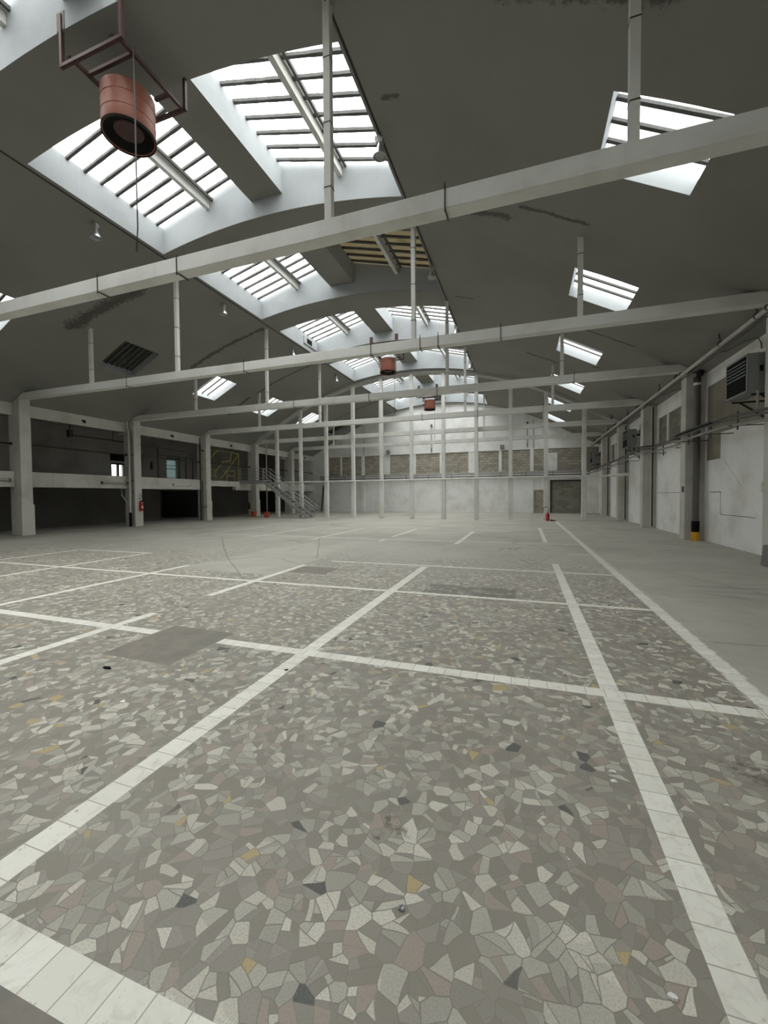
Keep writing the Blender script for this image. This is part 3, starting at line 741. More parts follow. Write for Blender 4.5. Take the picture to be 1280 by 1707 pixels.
# ------------------------------------------------------------------ right pilasters
plab = {-1: 'just outside the right picture edge', 0: 'beside the nearest grey heater', 1: 'carrying the thick black and yellow footed pipe', 2: 'second from the nearest in view', 3: 'by the end of the cross rail', 4: 'nearest the far wall'}
for k in range(-1, 5):
    y = RY(k); m = MB()
    m.box(XR, WX+.02, y, y+.42, 0, 5.30); m.box(XR+.30, WX+.02, y-.12, y+.60, 0, 5.26)
    one('wall_pilaster', m, M['column'], 'white concrete pilaster of the right wall '+plab[k], 'pilaster', 'pilasters of the right wall', bevel=.01)

# ------------------------------------------------------------------ trusses: tie beams with hangers
HX = (-14.95, -10.92, -2.82, 1.22)
tl = {-1: 'thick white tie beam nearest the camera, with its four hangers', 0: 'second white tie beam from the camera, hangers on both sides', 1: 'third white tie beam, in front of the middle red drum', 2: 'fourth white tie beam, in front of the far red drum', 3: 'fifth white tie beam, threaded between the full-height posts', 4: 'last white tie beam, close to the far wall'}
straps = {-1: (-1.03, -5.69, -7.6), 0: (-4.01, -2.62, -2.14, -.57, -8.2, -13.1), 1: (-3.2, -6.0, 1.6, -9.5), 2: (-2.2, -5.0, .8)}
for k in range(-1, 5):
    y = RY(k); t = empty('roof_truss', (XC, y+.12, 5.4), tl[k], 'truss', 'roof trusses')
    m = MB(); m.box(XL-.1, XR+.1, y, y+.24, 5.385, 5.645); m.build('tie_beam', M['white_beam'], t, bevel=.008)
    hs = HX if k != 3 else ()
    for hx in hs:
        zt = arcz(hx)+.06
        m = MB(); m.box(hx-.055, hx+.055, y+.06, y+.17, 5.60, zt)
        z = 6.3
        ho = m.build('hanger', M['white_beam'], t)
        c = MB(); z = 6.15
        while z < zt-.3: c.box(hx-.060, hx+.060, y+.055, y+.175, z, z+.015); z += .95
        c.build_each('joint_strap', M['steel_dark'], ho)
    for sx in straps.get(k, ()):
        c = MB(); e = .006
        c.box(sx-.008, sx+.008, y-e-.008, y-e, 5.33, 5.72); c.box(sx-.008, sx+.008, y-e-.008, y+.26, 5.65, 5.665); c.box(sx-.008, sx+.008, y-e-.008, y+.26, 5.36, 5.375)
        c.build('wire_strap', M['steel_dark'], t)
# arch rib stiffener at the post row and at far bays
for k in (3,):
    m = MB(); y0, y1 = RY(k)-.42, RY(k)+.18
    N = 60; xs = [-18.4+(4.4+18.4)*j/N for j in range(N+1)]
    for a, b in zip(xs, xs[1:]):
        m.hexa([(a, y0, arcz(a)-.16), (b, y0, arcz(b)-.16), (b, y1, arcz(b)-.16), (a, y1, arcz(a)-.16), (a, y0, arcz(a)+.05), (b, y0, arcz(b)+.05), (b, y1, arcz(b)+.05), (a, y1, arcz(a)+.05)])
    one('arch_rib', m, M['rib'], 'white concrete arch carried by the row of full-height posts', 'arch')
# post row
PX = [-16.87, -14.93, -12.93, -10.92, -8.91, -6.86, -4.80, -2.79, -.80, 1.15, 3.14]
pl = ['leftmost full-height white post, behind the stair landing', 'full-height white post behind the foot of the stair', 'full-height white post just right of the stair', 'fourth full-height post from the left, two right of the stair', 'full-height white post with dark chips at chest height', 'full-height white post left of the far red drum', 'full-height white post right of the far red drum', 'full-height white post with a dark mark above head height', 'full-height post left of the one behind the extinguisher', 'full-height white post behind the floor-standing extinguisher', 'rightmost full-height white post, by the wide blocked doorway']
for px, lab in zip(PX, pl):
    m = MB(); y = 25.18; zt = arcz(px)-.14
    m.box(px-.125, px+.125, y, y+.25, 0, 2.45); m.box(px-.105, px+.105, y+.02, y+.23, 2.45, zt)
    t = one('tall_post', m, M['white_beam'], lab, 'post', 'row of full-height posts', bevel=.01)
m = MB(); m.tube([(-17.0, 25.12, 2.47), (4.35, 25.12, 2.49)], .042, 10); m.box(-17, 3.2, 25.13, 25.17, 2.43, 2.52)
m.tube([(3.9, 25.12, 2.49), (4.05, 25.12, 2.49)], .065, 10); m.tube([(4.35, 25.12, 2.5), (5.2, 24.6, 2.52)], .085, 12)
one('cross_rail', m, M['white_beam'], 'pale rail running across the row of posts above head height', 'rail')

# ------------------------------------------------------------------ red drum fans in frames
def copy_tree(o, parent=None, off=None):
    c = o.copy(); C.objects.link(c); c.parent = parent; c.matrix_parent_inverse = o.matrix_parent_inverse.copy()
    if off is not None and parent is None: c.location = o.location+Vector(off)
    for ch in o.children: copy_tree(ch, c)
    return c
def make_fan(cx, cy):
    t = empty('drum_fan', (cx, cy, 7.95), 'x', 'fan', 'red drum fans under the roof')
    R = .425
    m = MB(); m.lathe([(R-.02, 8.62), (R, 8.64), (R, 8.44), (R+.006, 8.435), (R, 8.43), (R, 8.20), (R+.006, 8.195), (R, 8.19), (R, 7.98), (R-.01, 7.96), (R-.03, 7.97), (R-.03, 8.55)], cx, cy, 40)
    m.build('drum', M['red_fan'], t, smooth=True)
    m = MB(); m.lathe([(R-.012, 7.955), (R+.004, 7.94), (R+.004, 7.99), (R-.03, 7.99)], cx, cy, 40); m.lathe([(R-.02, 7.965), (.24, 8.05)], cx, cy, 40); m.build('inlet_ring', M['black'], t, smooth=True)
    m = MB(); m.lathe([(.24, 8.05), (.23, 8.04), (.0, 8.035)], cx, cy, 32); m.build('hub_disc', M['red_frame'], t, smooth=True)
    m = MB(); m.lathe([(R-.02, 8.62), (.30, 8.66), (0, 8.67)], cx, cy, 36); m.build('top_plate', M['red_frame'], t, smooth=True)
    m = MB()
    for j in range(9):
        a0 = j*2*math.pi/9
        m.bar((cx+.23*math.cos(a0), cy+.23*math.sin(a0), 8.06), (cx+.40*math.cos(a0), cy+.40*math.sin(a0), 7.985), .02)
    m.build_each('guard_spoke', M['black'], t)
    m = MB()
    for z in (8.42, 8.30): m.bar((cx-R-.09, cy-.05, z), (cx-R+.02, cy-.05, z), .03)
    m.build_each('side_lug', M['black'], t)
    m = MB(); pts = [(cx-.05+.045*math.cos(a), cy-.28, 8.73+.09*math.sin(a)) for a in [j*math.pi/8 for j in range(17)]]; m.tube(pts, .008, 6, False); m.tube([(cx-.05, cy-.28, 8.65), (cx+.25, cy-.1, 8.64)], .008, 6); m.build('lifting_eye', M['steel_dark'], t)
    return t
def make_frame(cx, cy):
    t = empty('steel_cradle', (cx, cy, 8.75), 'x', 'cradle', 'red-brown hanging cradles of the fans')
    w = .055; z = 8.78; yn = cy-.66; yf = cy+.62; xl = cx-.68; xr = cx+.68
    def B(name, a, b, ww=w):
        m = MB(); m.bar(a, b, ww, ww); return m.build(name, M['red_frame'], t)
    for x in (xl, xr):
        B('upright', (x, yn, z-w/2), (x, yn, 9.62)); B('upright', (x, yf, z-w/2), (x, yf, 9.36))
        m = MB(); m.box(x-.09, x+.09, yn-.012, yn+.034, 9.36, 9.66); m.build('fixing_plate', M['red_frame'], t)
    B('crossbar', (xl, yn, z), (xr, yn, z)); B('crossbar', (xl, yf, z), (xr, yf, z))
    for x in (cx-.40, xr-.05): B('side_rail', (x, yn, z), (x, yf, z))
    B('crossbar', (cx-.40, yn+.24, z), (xr-.05, yn+.24, z)); B('crossbar', (cx+.3, yf-.32, z), (xr-.05, yf-.32, z))
    m = MB()
    for x in (xl+.17, xr-.22): m.bar((x, yn, z+.02), (x, yn, z+.11), .07, .02)
    m.build_each('gusset', M['black'], t)
    return t
FX = -6.72
f0 = make_fan(FX, 5.60); fr0 = make_frame(FX, 5.60)
f0['label'] = 'big close-up dark red drum fan hanging in the upper left'; fr0['label'] = 'red-brown steel frame holding the nearest drum fan'
for ky, a, b in ((2, 'orange-red drum fan hanging in mid-distance above the third tie beam', 'steel frame with red plates holding the middle drum fan'), (4, 'farthest, smallest orange-red drum fan among the tall posts', 'steel frame with red plates holding the farthest drum fan')):
    c = copy_tree(f0, None, (-.1, RY(ky)-5.596, 0)); c['label'] = a
    c = copy_tree(fr0, None, (-.1, RY(ky)-5.596, 0)); c['label'] = b
def cable(pts, lab, r=.008, mat='steel_dark', cat='cable', name='hanging_cable'):
    m = MB(); m.tube(pts, r, 6); one(name, m, M[mat], lab, cat)
cable([(-6.05, 5.15, 8.82), (-6.05, 5.16, 8.2), (-6.08, 5.18, 6.6), (-6.10, 5.2, 5.98), (-6.2, 5.25, 5.64)], 'thin black cable hanging from the nearest drum fan to the tie beam', .011)
cable([(-6.35, 20.2, 8.8), (-6.36, 20.2, 5.65)], 'thin cable hanging under the middle drum fan', .012)
cable([(-6.35, 30.1, 8.8), (-6.36, 30.1, 5.65)], 'thin cable hanging under the farthest drum fan', .012)

# ------------------------------------------------------------------ pendant lamps
def make_lamp(x, y, z):                               # z: rim height
    t = empty('pendant_lamp', (x, y, z), 'x', 'lamp', 'bell-shaped factory lamps')
    m = MB(); m.lathe([(.0, z+.27), (.045, z+.27), (.055, z+.20), (.085, z+.14), (.125, z+.05), (.14, z), (.135, z), (.118, z+.05), (.08, z+.13), (0, z+.15)], x, y, 20)
    m.build('reflector', M['alu'], t, smooth=True)
    m = MB(); m.box(x-.07, x+.07, y-.05, y+.05, z+.27, z+.36); m.box(x-.10, x+.02, y-.03, y+.03, z+.35, z+.42); m.tube([(x, y, z+.36), (x, y, z+.52)], .012, 6); m.build('gear_box', M['steel_grey'], t)
    m = MB(); m.lathe([(0, z+.02), (.08, z+.025), (.12, z+.035)], x, y, 16); m.build('lens', M['lampglass'], t, smooth=True)
    return t
ll = ['nearest bell lamp on the left slope, by the big lantern corner', 'second bell lamp along the left lantern edge', 'third bell lamp along the left lantern edge', 'fourth bell lamp along the left lantern edge', 'farthest small bell lamp on the left lantern edge']
rl = ['nearest bell lamp on the right lantern edge', 'bell lamp on the right edge under the amber panes', 'third bell lamp along the right lantern edge, with hanging loop', 'fourth bell lamp along the right lantern edge', 'farthest bell lamp along the right lantern edge']
lamp0 = None
for k in range(5):
    for (x, z, labs) in ((-10.95, 8.50, ll), (-2.82, 8.42, rl)):
        y = 8.05+4.93*k
        if lamp0 is None: lamp0 = make_lamp(x, y, z); o = lamp0; base = (x, y, z)
        else: o = copy_tree(lamp0, None, (x-base[0], y-base[1], z-base[2]))
        o['label'] = labs[k]
# conduits along the lantern edges
m = MB(); m.tube([(SX0-.10, -8, arcz(SX0)-.02), (SX0-.10, 34.6, arcz(SX0)-.02)], .022, 6)
one('ceiling_conduit', m, M['steel_dark'], 'thin dark conduit along the left edge of the roof lanterns', 'conduit')
m = MB(); m.tube([(SX1+.08, -8, arcz(SX1)-.03), (SX1+.08, 34.6, arcz(SX1)-.03)], .022, 6)
one('ceiling_conduit', m, M['steel_dark'], 'thin dark conduit along the right edge of the roof lanterns', 'conduit')

# ------------------------------------------------------------------ right wall services
t = empty('eaves_pipe', (4.78, 12, 5.3), 'pale thick pipe along the top of the right wall, under the ceiling', 'pipe')
m = MB(); m.tube([(4.76, -8, 5.40), (4.76, 34.8, 5.22)], .052, 12); m.build('main_pipe', M['column'], t, smooth=True)
m = MB(); m.tube([(4.86, -8, 5.31), (4.86, 34.8, 5.14)], .022, 8); m.build('thin_pipe', M['pipe_dull'], t)
m = MB()
for k in range(-1, 5):
    for d in (.1, .55, 2.3):
        y = RY(k)+d; m.tube([(4.76, y-.02, 5.34), (4.76, y+.02, 5.34)], .075, 10); m.bar((4.76, y, 5.38), (4.72, y, 5.60), .03)
m.build_each('pipe_clamp', M['pipe_dull'], t)
for k in range(0, 5):
    y = RY(k)+2.6
    m = MB(); m.tube([(4.86, y, 5.22), (5.0, y-.05, 5.22), (5.15, y-.5, 5.26), (5.28, y-.9, 5.22), (5.30, y-1.0, 5.05), (5.31, y-1.0, 4.92)], .018, 6)
    one('branch_conduit', m, M['pipe_dull'], 'curved branch conduit high on the right wall, '+['beside the nearest heater', 'past the thick black pipe', 'by the second grey heater', 'two bays before the far wall', 'in the last bay'][k], 'conduit', 'curved branch conduits')
# pipe run at mid-height, stepping round the pilasters
t = empty('pipe_run', (4.8, 12, 3.3), 'bundle of grey service pipes at mid height along the right wall', 'pipes')
def pipe_path(off, z):
    o = 4.78-off
    P = [(o, -6, z-.3), (o, 9.8, z-.22), (o, 12.6, z), (o, RY(1)+.6, z+.02)]
    P += [(5.20-off, RY(1)+.95, z+.05), (5.20-off, RY(2)-.35, z+.12), (o, RY(2)-.12, z+.12), (o, RY(2)+.6, z+.06), (o, RY(3), z-.04), (o, 34.5, z-.06), (o-.1, 34.68, z-.07)]
    return P
for q, (off, z, r) in enumerate(((0, 3.40, .034), (.10, 3.30, .025), (.02, 3.17, .036))):
    m = MB(); m.tube(pipe_path(off, z), r, 8); m.build('pipe', [M['pipe_dull'], M['pipe_dull'], M['pipe_grey']][q], t)
m = MB()
for y in (8.2, 10.3, 12.1, 13.6, 15.2, 17.2, 19.2, 21.0, 23.2, 25.2, 27.5, 30, 32.5):
    x = 4.78 if not (16.6 < y < 20.1) else 5.2
    m.bar((x+.06, y, 3.02), (x+.06, y, 3.46), .03); m.bar((x-.12, y, 3.12), (WX, y, 3.12), .025)
m.build_each('pipe_bracket', M['pipe_dull'], t)
m = MB(); m.box(4.70, 4.82, 13.3, 16.0, 3.36, 3.385); m.box(4.70, 4.71, 13.3, 16.0, 3.36, 3.44); m.box(4.81, 4.82, 13.3, 16.0, 3.36, 3.44); m.build('cable_tray', M['steel_dark'], t)
# far wall pipes
t = empty('pipe_run', (-7, 34.7, 3.1), 'four parallel pipes along the far wall below the block band, two coloured dark as shadow lines', 'pipes')
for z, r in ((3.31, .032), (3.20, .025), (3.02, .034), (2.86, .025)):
    m = MB(); m.tube([(-18.4, 34.62, z), (4.7, 34.62, z)], r*1.15, 8); m.build('pipe', M['pipe_dull' if z in (3.20, 3.02) else 'pipe_grey'], t)  # two pipes coloured darker, standing in for shadow lines along the run
m = MB()
for x in range(-18, 5, 2): m.bar((x+.1, 34.72, 2.80), (x+.1, 34.72, 3.38), .035)
m.build_each('pipe_bracket', M['pipe_dull'], t)
# unit heaters
def make_heater(y, z):
    t = empty('unit_heater', (4.62, y, z), 'x', 'heater', 'grey unit heaters on the right wall')
    x0, x1, y1, z1 = 4.60, 4.98, y+1.0, z+.84
    m = MB(); m.box(x0+.02, x1, y, y1, z, z1); m.box(x0, x0+.03, y, y+.04, z, z1); m.box(x0, x0+.03, y1-.04, y1, z, z1); m.box(x0, x0+.03, y, y1, z, z+.04); m.box(x0, x0+.03, y, y1, z1-.04, z1)
    m.build('casing', M['box_grey'], t)
    m = MB(); m.box(x0+.005, x0+.022, y+.04, y1-.04, z+.04, z1-.04); m.build('grille', M['black'], t)
    for j in range(5):
        m = MB(); zz = z1-.14-.075*j; m.bar((x0+.0, y+.08, zz), (x0+.0, y1-.08, zz), .010, .022); m.build('louvre', M['box_grey'], t)
    m = MB(); m.bar((x0+.1, y+.05, z-.05), (WX, y+.05, z-.05), .04); m.bar((x0+.1, y1-.05, z-.05), (WX, y1-.05, z-.05), .04); m.bar((x0+.25, y+.05, z-.05), (WX-.02, y+.05, z-.42), .035); m.bar((x0+.25, y1-.05, z-.05), (WX-.02, y1-.05, z-.42), .035); m.build_each('support_bracket', M['steel_dark'], t)
    m = MB(); m.tube([(x1-.03, y+.5, z+.62), (WX-.1, y+.5, z+.62), (WX-.08, y+.5, z+1.05), (WX-.02, y+.5, z+1.10)], .06, 12); m.build('flue', M['steel_dark'], t)
    m = MB(); m.tube([(x1-.03, y-.0, z+.12), (x1+.06, y-.12, z+.1), (x1+.08, y-.12, z-.28), (4.85, y-.12, z-.40)], .018, 8); m.tube([(x0+.18, y-.04, z+.02), (x0+.18, y-.04, z-.34)], .026, 8); m.build_each('supply_pipe', M['pipe_grey'], t)
    m = MB(); m.box(x0+.22, x0+.28, y-.02, y, z+.44, z+.56); m.build('control_box', M['black'], t)
    return t
h0 = make_heater(11.12, 3.71); h0['label'] = 'large grey louvred heater box at the right picture edge'
h = copy_tree(h0, None, (-.05, 10.77, -.03)); h['label'] = 'grey heater box two bays further, in front of a pilaster'
h = copy_tree(h0, None, (-.15, 20.6, -.06)); h['label'] = 'farthest, smallest grey heater box in the right corner'
# thick pipe with painted foot
t = empty('drain_pipe', (5.08, 15.30, 0), 'thick dark drain pipe with black and yellow foot on the right', 'pipe')
m = MB(); m.tube([(5.08, 15.30, .55), (5.08, 15.30, 5.05)], .088, 18); m.build('pipe', M['pipe_dull'], t, smooth=True)
m = MB(); m.tube([(5.08, 15.30, 4.95), (5.08, 15.30, 5.08), (5.14, 15.32, 5.2), (5.2, 15.34, 5.28)], [.10, .10, .095, .09], 18); m.build('top_collar', M['steel_dark'], t, smooth=True)
m = MB(); m.tube([(5.08, 15.30, .28), (5.08, 15.30, .62)], .105, 18); m.build('black_band', M['black'], t, smooth=True)
m = MB(); m.tube([(5.08, 15.30, .0), (5.08, 15.30, .28)], [.118, .108], 8); m.build('yellow_foot', M['amber'], t)
m = MB(); m.tube([(5.08, 15.30, 4.86), (5.08, 15.30, 4.93)], .102, 18); m.build('chrome_ring', M['alu'], t, smooth=True)
for k, lab in ((2, 'thin dark vertical pipe on the second pilaster of the right wall'), (3, 'thin dark vertical pipe on the third pilaster of the right wall'), (4, 'thin dark vertical pipe on the last pilaster by the far corner')):
    m = MB(); y = RY(k)-.16; x = 5.19; m.tube([(x, y, .08), (x, y, 5.2)], .03, 8); one('vertical_pipe', m, M['steel_dark'], lab, 'pipe', 'thin vertical pipes on the pilasters')
t = empty('switch_box', (5.3, 11.9, 1.6), 'small grey switch box with white socket at the right edge', 'switch box')
m = MB(); m.box(5.26, WX, 11.75, 11.95, 1.5, 1.76); m.build('housing', M['cream'], t)
m = MB(); m.box(5.28, WX, 11.97, 12.06, 1.53, 1.70); m.build('socket', M['paper'], t)
m = MB(); m.tube([(5.33, 11.85, 1.76), (5.33, 11.85, 3.1)], .014, 6); m.build('feed_conduit', M['steel_dark'], t)
m = MB(); m.bar((5.34, 14.06, 2.40), (5.34, 11.96, .78), .035, .02); one('wall_strip', m, M['wallpaint'], 'diagonal paint-covered strip on the right wall near the edge', 'strip')
m = MB(); m.tube([(5.34, 15.0, 1.53), (5.34, 14.29, 1.53)], .010, 6); m.tube([(5.34, 14.29, 1.53), (5.34, 14.28, .88), (5.34, 12.4, .88)], .006, 6)
one('wall_conduit', m, M['pipe_dull'], 'thin conduit line low on the right wall, beside the thick pipe', 'conduit')
m = MB(); m.tube([(5.34, 16.3, 1.52), (5.34, 20.2, 1.52)], .009, 6)
one('wall_conduit', m, M['pipe_dull'], 'thin conduit line low on the right wall, between two pilasters', 'conduit')
m = MB(); m.box(XR-.03, XR, 15.62, 15.70, 1.53, 1.72); one('warning_plate', m, M['red_frame'], 'small faded red plate on the pilaster by the thick pipe', 'plate')
m = MB(); m.hexa([(4.62, 10.05, 0), (5.2, 10.05, 0), (5.2, 10.5, 0), (4.62, 10.5, 0), (4.66, 10.1, .42), (5.2, 10.1, .42), (5.2, 10.5, .42), (4.66, 10.5, .42)])
one('grey_crate', m, M['greyboard'], 'plain grey box on the floor at the right picture edge', 'box', bevel=.01)

# ------------------------------------------------------------------ left column services
t = empty('down_pipe', (-19.1, 15.48, 0), 'white downpipe with black foot on the extinguisher column', 'pipe')
m = MB(); m.tube([(-19.19, 15.46, 5.36), (-19.19, 15.45, 5.12), (-19.08, 15.44, 4.85), (-19.08, 15.44, .70)], .052, 12); m.build('pipe', M['column'], t, smooth=True)
m = MB(); m.tube([(-19.08, 15.44, .0), (-19.08, 15.44, .72)], .062, 12); m.build('foot', M['black'], t, smooth=True)
m = MB(); m.tube([(-19.75, 15.44, 4.76), (-19.12, 15.44, 4.76)], .04, 10); m.tube([(-19.66, 15.44, 1.93), (-19.64, 15.44, 1.6), (-19.15, 15.44, 1.08)], .035, 10); m.build_each('branch', M['column'], t, smooth=True)
m = MB(); m.tube([(-18.95, 15.50, .1), (-18.95, 15.50, 4.9)], .014, 6)
for z in (1.7, 2.3, 3.6): m.tube([(-18.95, 15.50, z), (-18.95, 15.50, z+.08)], .03, 8)
m.build('thin_cable_pipe', M['steel_dark'], t)
t = empty('rusty_pipe', (-19.15, 20.42, 0), 'pair of dark rusty pipes on the side of the middle column', 'pipe')
m = MB(); m.tube([(-19.27, 20.44, .02), (-19.27, 20.44, 5.2)], .04, 10); m.build('thick_pipe', M['steel_dark'], t, smooth=True)
m = MB(); m.tube([(-19.13, 20.46, .02), (-19.13, 20.46, 2.5)], .022, 8); m.build('thin_pipe', M['steel_dark'], t)
m = MB(); m.tube([(-19.2, 20.46, .86), (-18.82, 20.5, .86)], .022, 8); m.tube([(-19.25, 20.42, 4.45), (-19.0, 20.50, 4.35)], .03, 8); m.build_each('elbow', M['steel_dark'], t)
# fire extinguishers
def extinguisher(x, y, z, h, r, lab, body='red', face=None):
    t = empty('fire_extinguisher', (x, y, z), lab, 'fire extinguisher')
    m = MB(); m.lathe([(0, z), (r*.95, z), (r, z+.02), (r, z+h*.78), (r*.8, z+h*.88), (r*.35, z+h*.93), (r*.3, z+h)], x, y, 20); m.build('cylinder', M[body], t, smooth=True)
    m = MB(); m.box(x-.02, x+.02, y-.05, y+.06, z+h, z+h+.04); m.bar((x, y-.03, z+h+.03), (x, y+.11, z+h+.09), .02); m.build('valve', M['black'], t)
    m = MB(); m.tube([(x, y-.04, z+h+.02), (x+.03, y-.13, z+h-.02), (x+.05, y-r-.04, z+h*.6), (x+.05, y-r-.02, z+h*.25)], .012, 6); m.build('hose', M['black'], t)
    m = MB(); m.box(x+r*.6, x+r*1.02, y-.04, y+.05, z+h*.3, z+h*.55); m.build('paper_label', M['paper'], t) if body == 'red' else None
    return t
extinguisher(-18.77, 15.80, .78, .48, .085, 'red fire extinguisher hung on the white column at the left')
m = MB(); m.tube([(-18.82, 15.80, 1.30), (-18.80, 15.74, 1.45), (-18.80, 15.72, 1.60), (-18.80, 15.80, 1.68), (-18.80, 15.86, 1.60), (-18.80, 15.82, 1.42)], .010, 6)
one('hose_hook', m, M['black'], 'black wire loop above the extinguisher on the left column', 'hook')
extinguisher(1.22, 24.55, 0.0, .46, .10, 'red fire extinguisher standing on the floor before a tall post')
m = MB(); m.tube([(1.0, 25.165, .40), (1.0, 25.165, .62), (1.06, 25.165, .75), (1.17, 25.165, .78), (1.26, 25.165, .74), (1.30, 25.165, .62), (1.30, 25.165, .50)], .014, 6)
one('wire_bracket', m, M['pipe_dull'], 'hoop bracket on the post above the floor-standing extinguisher', 'bracket')
m = MB(); m.box(1.36, 1.62, 24.42, 24.54, 0, .05); m.box(1.36, 1.46, 24.42, 24.54, .05, .08); one('black_wedge', m, M['black'], 'small black wedge lying right of the floor-standing extinguisher', 'wedge', bevel=.01)
extinguisher(-19.42, 25.40, .55, .42, .07, 'dark extinguisher hanging on the column beside the stair', 'steel_dark')
extinguisher(-22.38, 19.65, 3.25, .42, .075, 'dark extinguisher up in the mezzanine, left of the frosted window', 'steel_dark')
for (x, y, lab) in ((-18.9, 25.42, 'orange-red bin at the foot of the column by the stair'), (-17.30, 24.72, 'orange-red bin beside the thin stair prop')):
    t = empty('red_bin', (x, y, 0), lab, 'bin', 'orange-red bins by the stair')
    m = MB(); m.hexa([(x-.13, y-.30, 0), (x+.13, y-.30, 0), (x+.13, y-.06, 0), (x-.13, y-.06, 0), (x-.16, y-.33, .36), (x+.16, y-.33, .36), (x+.16, y-.03, .36), (x-.16, y-.03, .36)]); m.build('bucket', M['orange_red'], t, bevel=.01)
    m = MB(); m.box(x-.175, x+.175, y-.345, y-.015, .36, .385); m.build('rim', M['orange_red'], t)

# ------------------------------------------------------------------ steel stair with landing
t = empty('steel_stair', (-15.4, 24.5, 0), 'grey open steel stair rising left to a railed landing', 'stair')
yn, yf = 24.25, 24.95; zt = 2.60
x_top, x_bot = -17.25, -13.85
n = 13
def stp(f): return x_top+(x_bot-x_top)*f
for y in (yn, yf):
    m = MB(); m.bar((x_top, y, zt-.12), (x_bot+.02, y, .02), .05, .20, up=(0, 0, 1)); m.build('stringer', M['steel_grey'], t)
for j in range(1, n):
    f = j/n; m = MB(); m.box(stp(f)-.13, stp(f)+.13, yn, yf, zt*(1-f)-.02, zt*(1-f)+.015); m.build('tread', M['steel_grey'], t)
m = MB(); m.box(-19.27, x_top+.05, yn-.1, yf+.1, zt-.02, zt+.04); m.box(-19.27, x_top, yn-.1, yn-.05, zt-.20, zt); m.box(-19.27, x_top, yf+.05, yf+.1, zt-.20, zt); m.build('landing', M['steel_grey'], t)
for y in (yn-.02, yf+.02):
    m = MB()
    for h in (.85, .60, .35): m.tube([(x_top, y, zt+h), (x_bot+.35, y, h-.02)], .020, 8)
    for f in (0.0, .25, .5, .75, 1.0): x = stp(f)+(.15 if f == 1 else 0); m.tube([(x, y, zt*(1-f)-.05), (x, y, zt*(1-f)+.85-.0*f)], .018, 8)
    m.tube([(x_bot+.35, y, .83), (x_bot+.45, y, .74), (x_bot+.40, y, .62), (x_bot+.2, y, .60)], .018, 8)
    m.build('handrail', M['steel_grey'], t)
for y in (yn-.08, yf+.08):
    m = MB()
    for h in (.88, .66, .44, .22): m.tube([(-19.15, y, zt+h), (x_top-.05, y, zt+h)], .013, 6)
    for x in (-19.15, -18.5, -17.9, x_top-.05): m.tube([(x, y, zt), (x, y, zt+.90)], .016, 6)
    m.build('landing_railing', M['steel_grey'], t)
m = MB(); m.tube([(-17.62, 25.05, 0), (-17.62, 25.05, 5.4)], .045, 10); one('stair_prop', m, M['pipe_grey'], 'thin grey standing tube rising beside the stair landing', 'post')

# yellow safety gate and mezzanine railings
t = empty('safety_gate', (-19.75, 23.3, 2.45), 'yellow tubular swing-up gate frame on the mezzanine', 'gate')
GX = -19.75
for sx in (GX,):
    m = MB()
    for a, b in (((21.9, 4.05), (22.55, 4.68)), ((22.55, 4.68), (24.75, 4.60)), ((24.75, 4.60), (22.9, 2.75)), ((23.95, 4.64), (23.80, 4.0)), ((23.80, 4.0), (23.1, 3.92)), ((23.1, 3.92), (22.4, 3.25)), ((23.45, 2.5), (23.45, 3.30)), ((23.45, 3.30), (24.25, 3.33)), ((24.25, 3.33), (24.25, 2.45)), ((23.45, 2.95), (24.25, 2.98)), ((24.70, 4.55), (24.70, 2.45)), ((22.35, 2.45), (22.35, 3.3)), ((21.6, 3.28), (22.35, 3.30)), ((21.6, 2.9), (22.35, 2.9))):
        m.tube([(sx, a[0], a[1]), (sx, b[0], b[1])], .024, 8)
    m.build('side_frame', M['yellow'], t)
m = MB()
for y, z in ((22.55, 4.68), (24.75, 4.60), (23.45, 3.3), (24.25, 3.33), (22.9, 2.75)): m.tube([(GX, y, z), (GX-.28, y, z)], .024, 8)
m.build_each('cross_tube', M['yellow'], t)
t = empty('pipe_scaffold', (-20.5, 19.5, 2.42), 'black steel frame standing on the mezzanine in the second bay', 'scaffold')
m = MB()
for y, z in ((18.44, 4.42), (20.0, 3.98), (20.54, 3.97), (21.12, 3.97)): m.bar((-20.5, y, 2.42), (-20.5, y, z), .045)
m.bar((-20.5, 18.44, 4.02), (-20.5, 21.5, 3.98), .04); m.build_each('rail_frame', M['steel_dark'], t)
m = MB(); m.tube([(-20.9, 16.0, 5.30), (-20.9, 16.0, 4.5), (-20.9, 21.0, 4.46)], .03, 8); one('mezzanine_pipe', m, M['pipe_dull'], 'thin pipe hung high inside the second aisle bay', 'pipe')
m = MB(); m.bar((-19.9, 16.1, 5.12), (-21.2, 19.3, 4.92), .12, .05); one('roof_strut', m, M['annex'], 'pale slanting strut under the aisle soffit, second bay, left one', 'strut')
m = MB(); m.bar((-19.9, 18.6, 5.12), (-21.2, 21.0, 4.86), .10, .05); one('roof_strut', m, M['annex'], 'pale slanting strut under the aisle soffit, second bay, right one', 'strut')
m = MB(); m.tube([(-20.5, 13.55, 5.30), (-20.5, 13.55, 4.62), (-20.5, 13.6, 4.50), (-20.5, 16.4, 4.50)], .032, 8); m.box(-20.6, -20.4, 13.45, 13.62, 4.4, 4.72); one('mezzanine_pipe', m, M['steel_dark'], 'black pipe on a bracket inside the nearest full aisle bay', 'pipe')
m = MB(); m.box(-22.48, -19.7, 29.6, 29.7, 2.42, 5.28); one('partition', m, M['annexdark'], 'dark partition across the mezzanine behind the stair landing', 'partition')

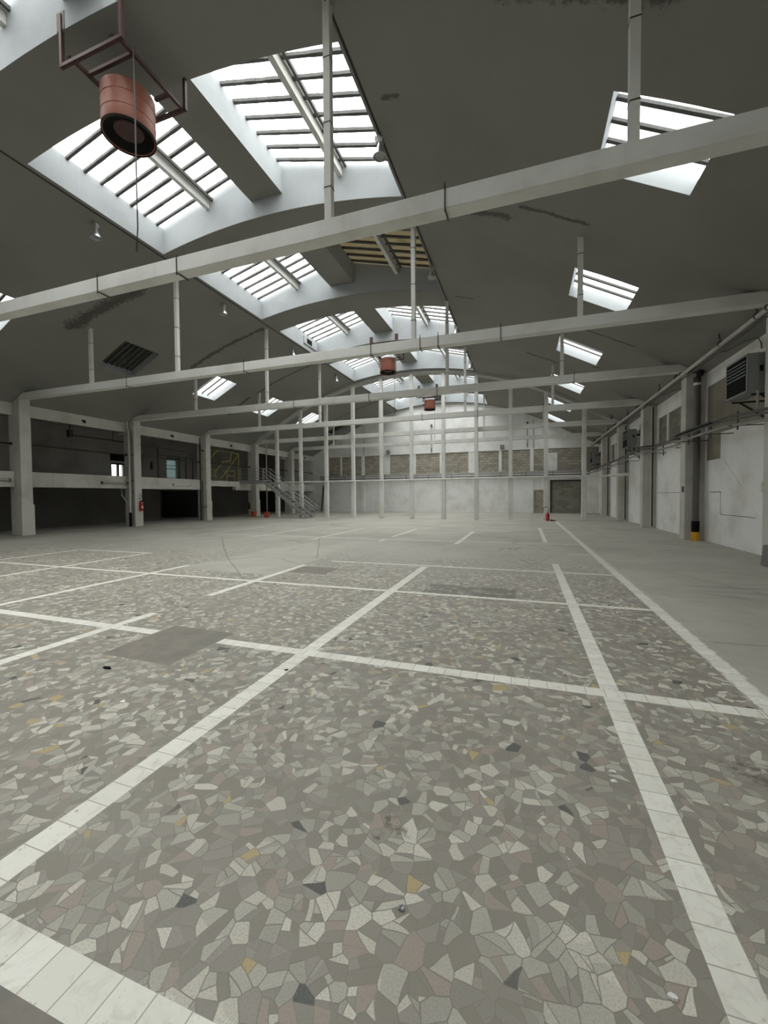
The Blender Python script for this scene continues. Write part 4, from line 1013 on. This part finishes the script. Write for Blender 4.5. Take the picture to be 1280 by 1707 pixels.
# ------------------------------------------------------------------ far wall fittings
for x, lab in ((-11.6, 'small twin floodlight box on the far wall, left one'), (-1.76, 'small twin floodlight box on the far wall, right one')):
    t = empty('twin_floodlight', (x, 34.8, 5.3), lab, 'emergency light', 'twin lights on the far wall')
    m = MB(); m.box(x-.16, x+.16, 34.72, 34.9, 5.20, 5.42); m.build('housing', M['box_grey'], t)
    for d in (-.09, .09):
        m = MB(); m.lathe([(0, 5.44), (.05, 5.44), (.06, 5.54), (0, 5.56)], x+d, 34.76, 12); m.build('lamp_head', M['pipe_dull'], t)
for x, z0, z1, lab in ((-7.66, 5.21, 7.65, 'thin cable hanging down the upper far wall, at its middle'), (-13.95, 5.13, 7.7, 'thin cable down the upper far wall, far left'), (-3.27, 6.09, 8.6, 'short dark cable down the upper far wall, right of middle'), (.19, 5.29, 7.35, 'thin cable down the upper far wall, near the right'), (.66, 5.2, 7.5, 'pale cable down the upper far wall, rightmost')):
    m = MB(); m.tube([(x, 34.86, z0), (x, 34.86, z1)], .018, 6)
    if abs(x+7.66) < .1 or abs(x-.19) < .1: m.box(x-.07, x+.07, 34.78, 34.89, z1-.25, z1-.05); m.box(x-.035, x+.035, 34.8, 34.89, z0, z0+.35)
    one('wall_cable', m, M['pipe_dull'], lab, 'cable', 'cables on the far wall')
m = MB(); m.bar((-18.3, 34.7, 0), (-18.05, 34.7, 2.45), .10); one('red_post', m, M['red_frame'], 'dull red leaning post in the far left corner', 'post')

# ------------------------------------------------------------------ litter on the floor
def scrap(x, y, s, lab, mat='paper', seed=1):
    rnd = random.Random(seed); m = MB(); n = 7
    top = [(x+s*math.cos(2*math.pi*j/n)*rnd.uniform(.5, 1), y+s*.6*math.sin(2*math.pi*j/n)*rnd.uniform(.5, 1), .004+rnd.uniform(0, .008)) for j in range(n)]
    bot = [(a, b, .001) for a, b, c in top]
    m.poly(top); m.poly(bot[::-1])
    for j in range(n): k = (j+1) % n; m.poly([bot[j], bot[k], top[k], top[j]])
    one('paper_scrap', m, M[mat], lab, 'litter', 'scraps on the floor')
scrap(.45, 2.43, .028, 'white paper scrap left of the long marble band, upper one', seed=1)
scrap(.44, 2.35, .020, 'smaller white scrap just in front of another, left of the band', seed=2)
scrap(.42, 1.38, .020, 'white scrap close to the camera, at the bottom right', seed=3)
scrap(-2.78, 2.15, .035, 'white flake on the paving in front of the cement patch', seed=4)
scrap(-2.9, 4.62, .035, 'small white flake beyond the cement patch', seed=5)
scrap(-3.46, 2.54, .055, 'dark flat leaf-like scrap in front of the cement patch', 'black', 6)
scrap(-1.94, 3.0, .028, 'dark spot of tar on the marble band near the crossing', 'steel_dark', 7)
m = MB(); m.tube([(-.422, 1.37, .007), (-.408, 1.366, .007)], .006, 6); m.tube([(-.428, 1.372, .010), (-.420, 1.369, .010)], .010, 6)
one('loose_bolt', m, M['alu'], 'small loose metal bolt on the paving, bottom middle', 'bolt')
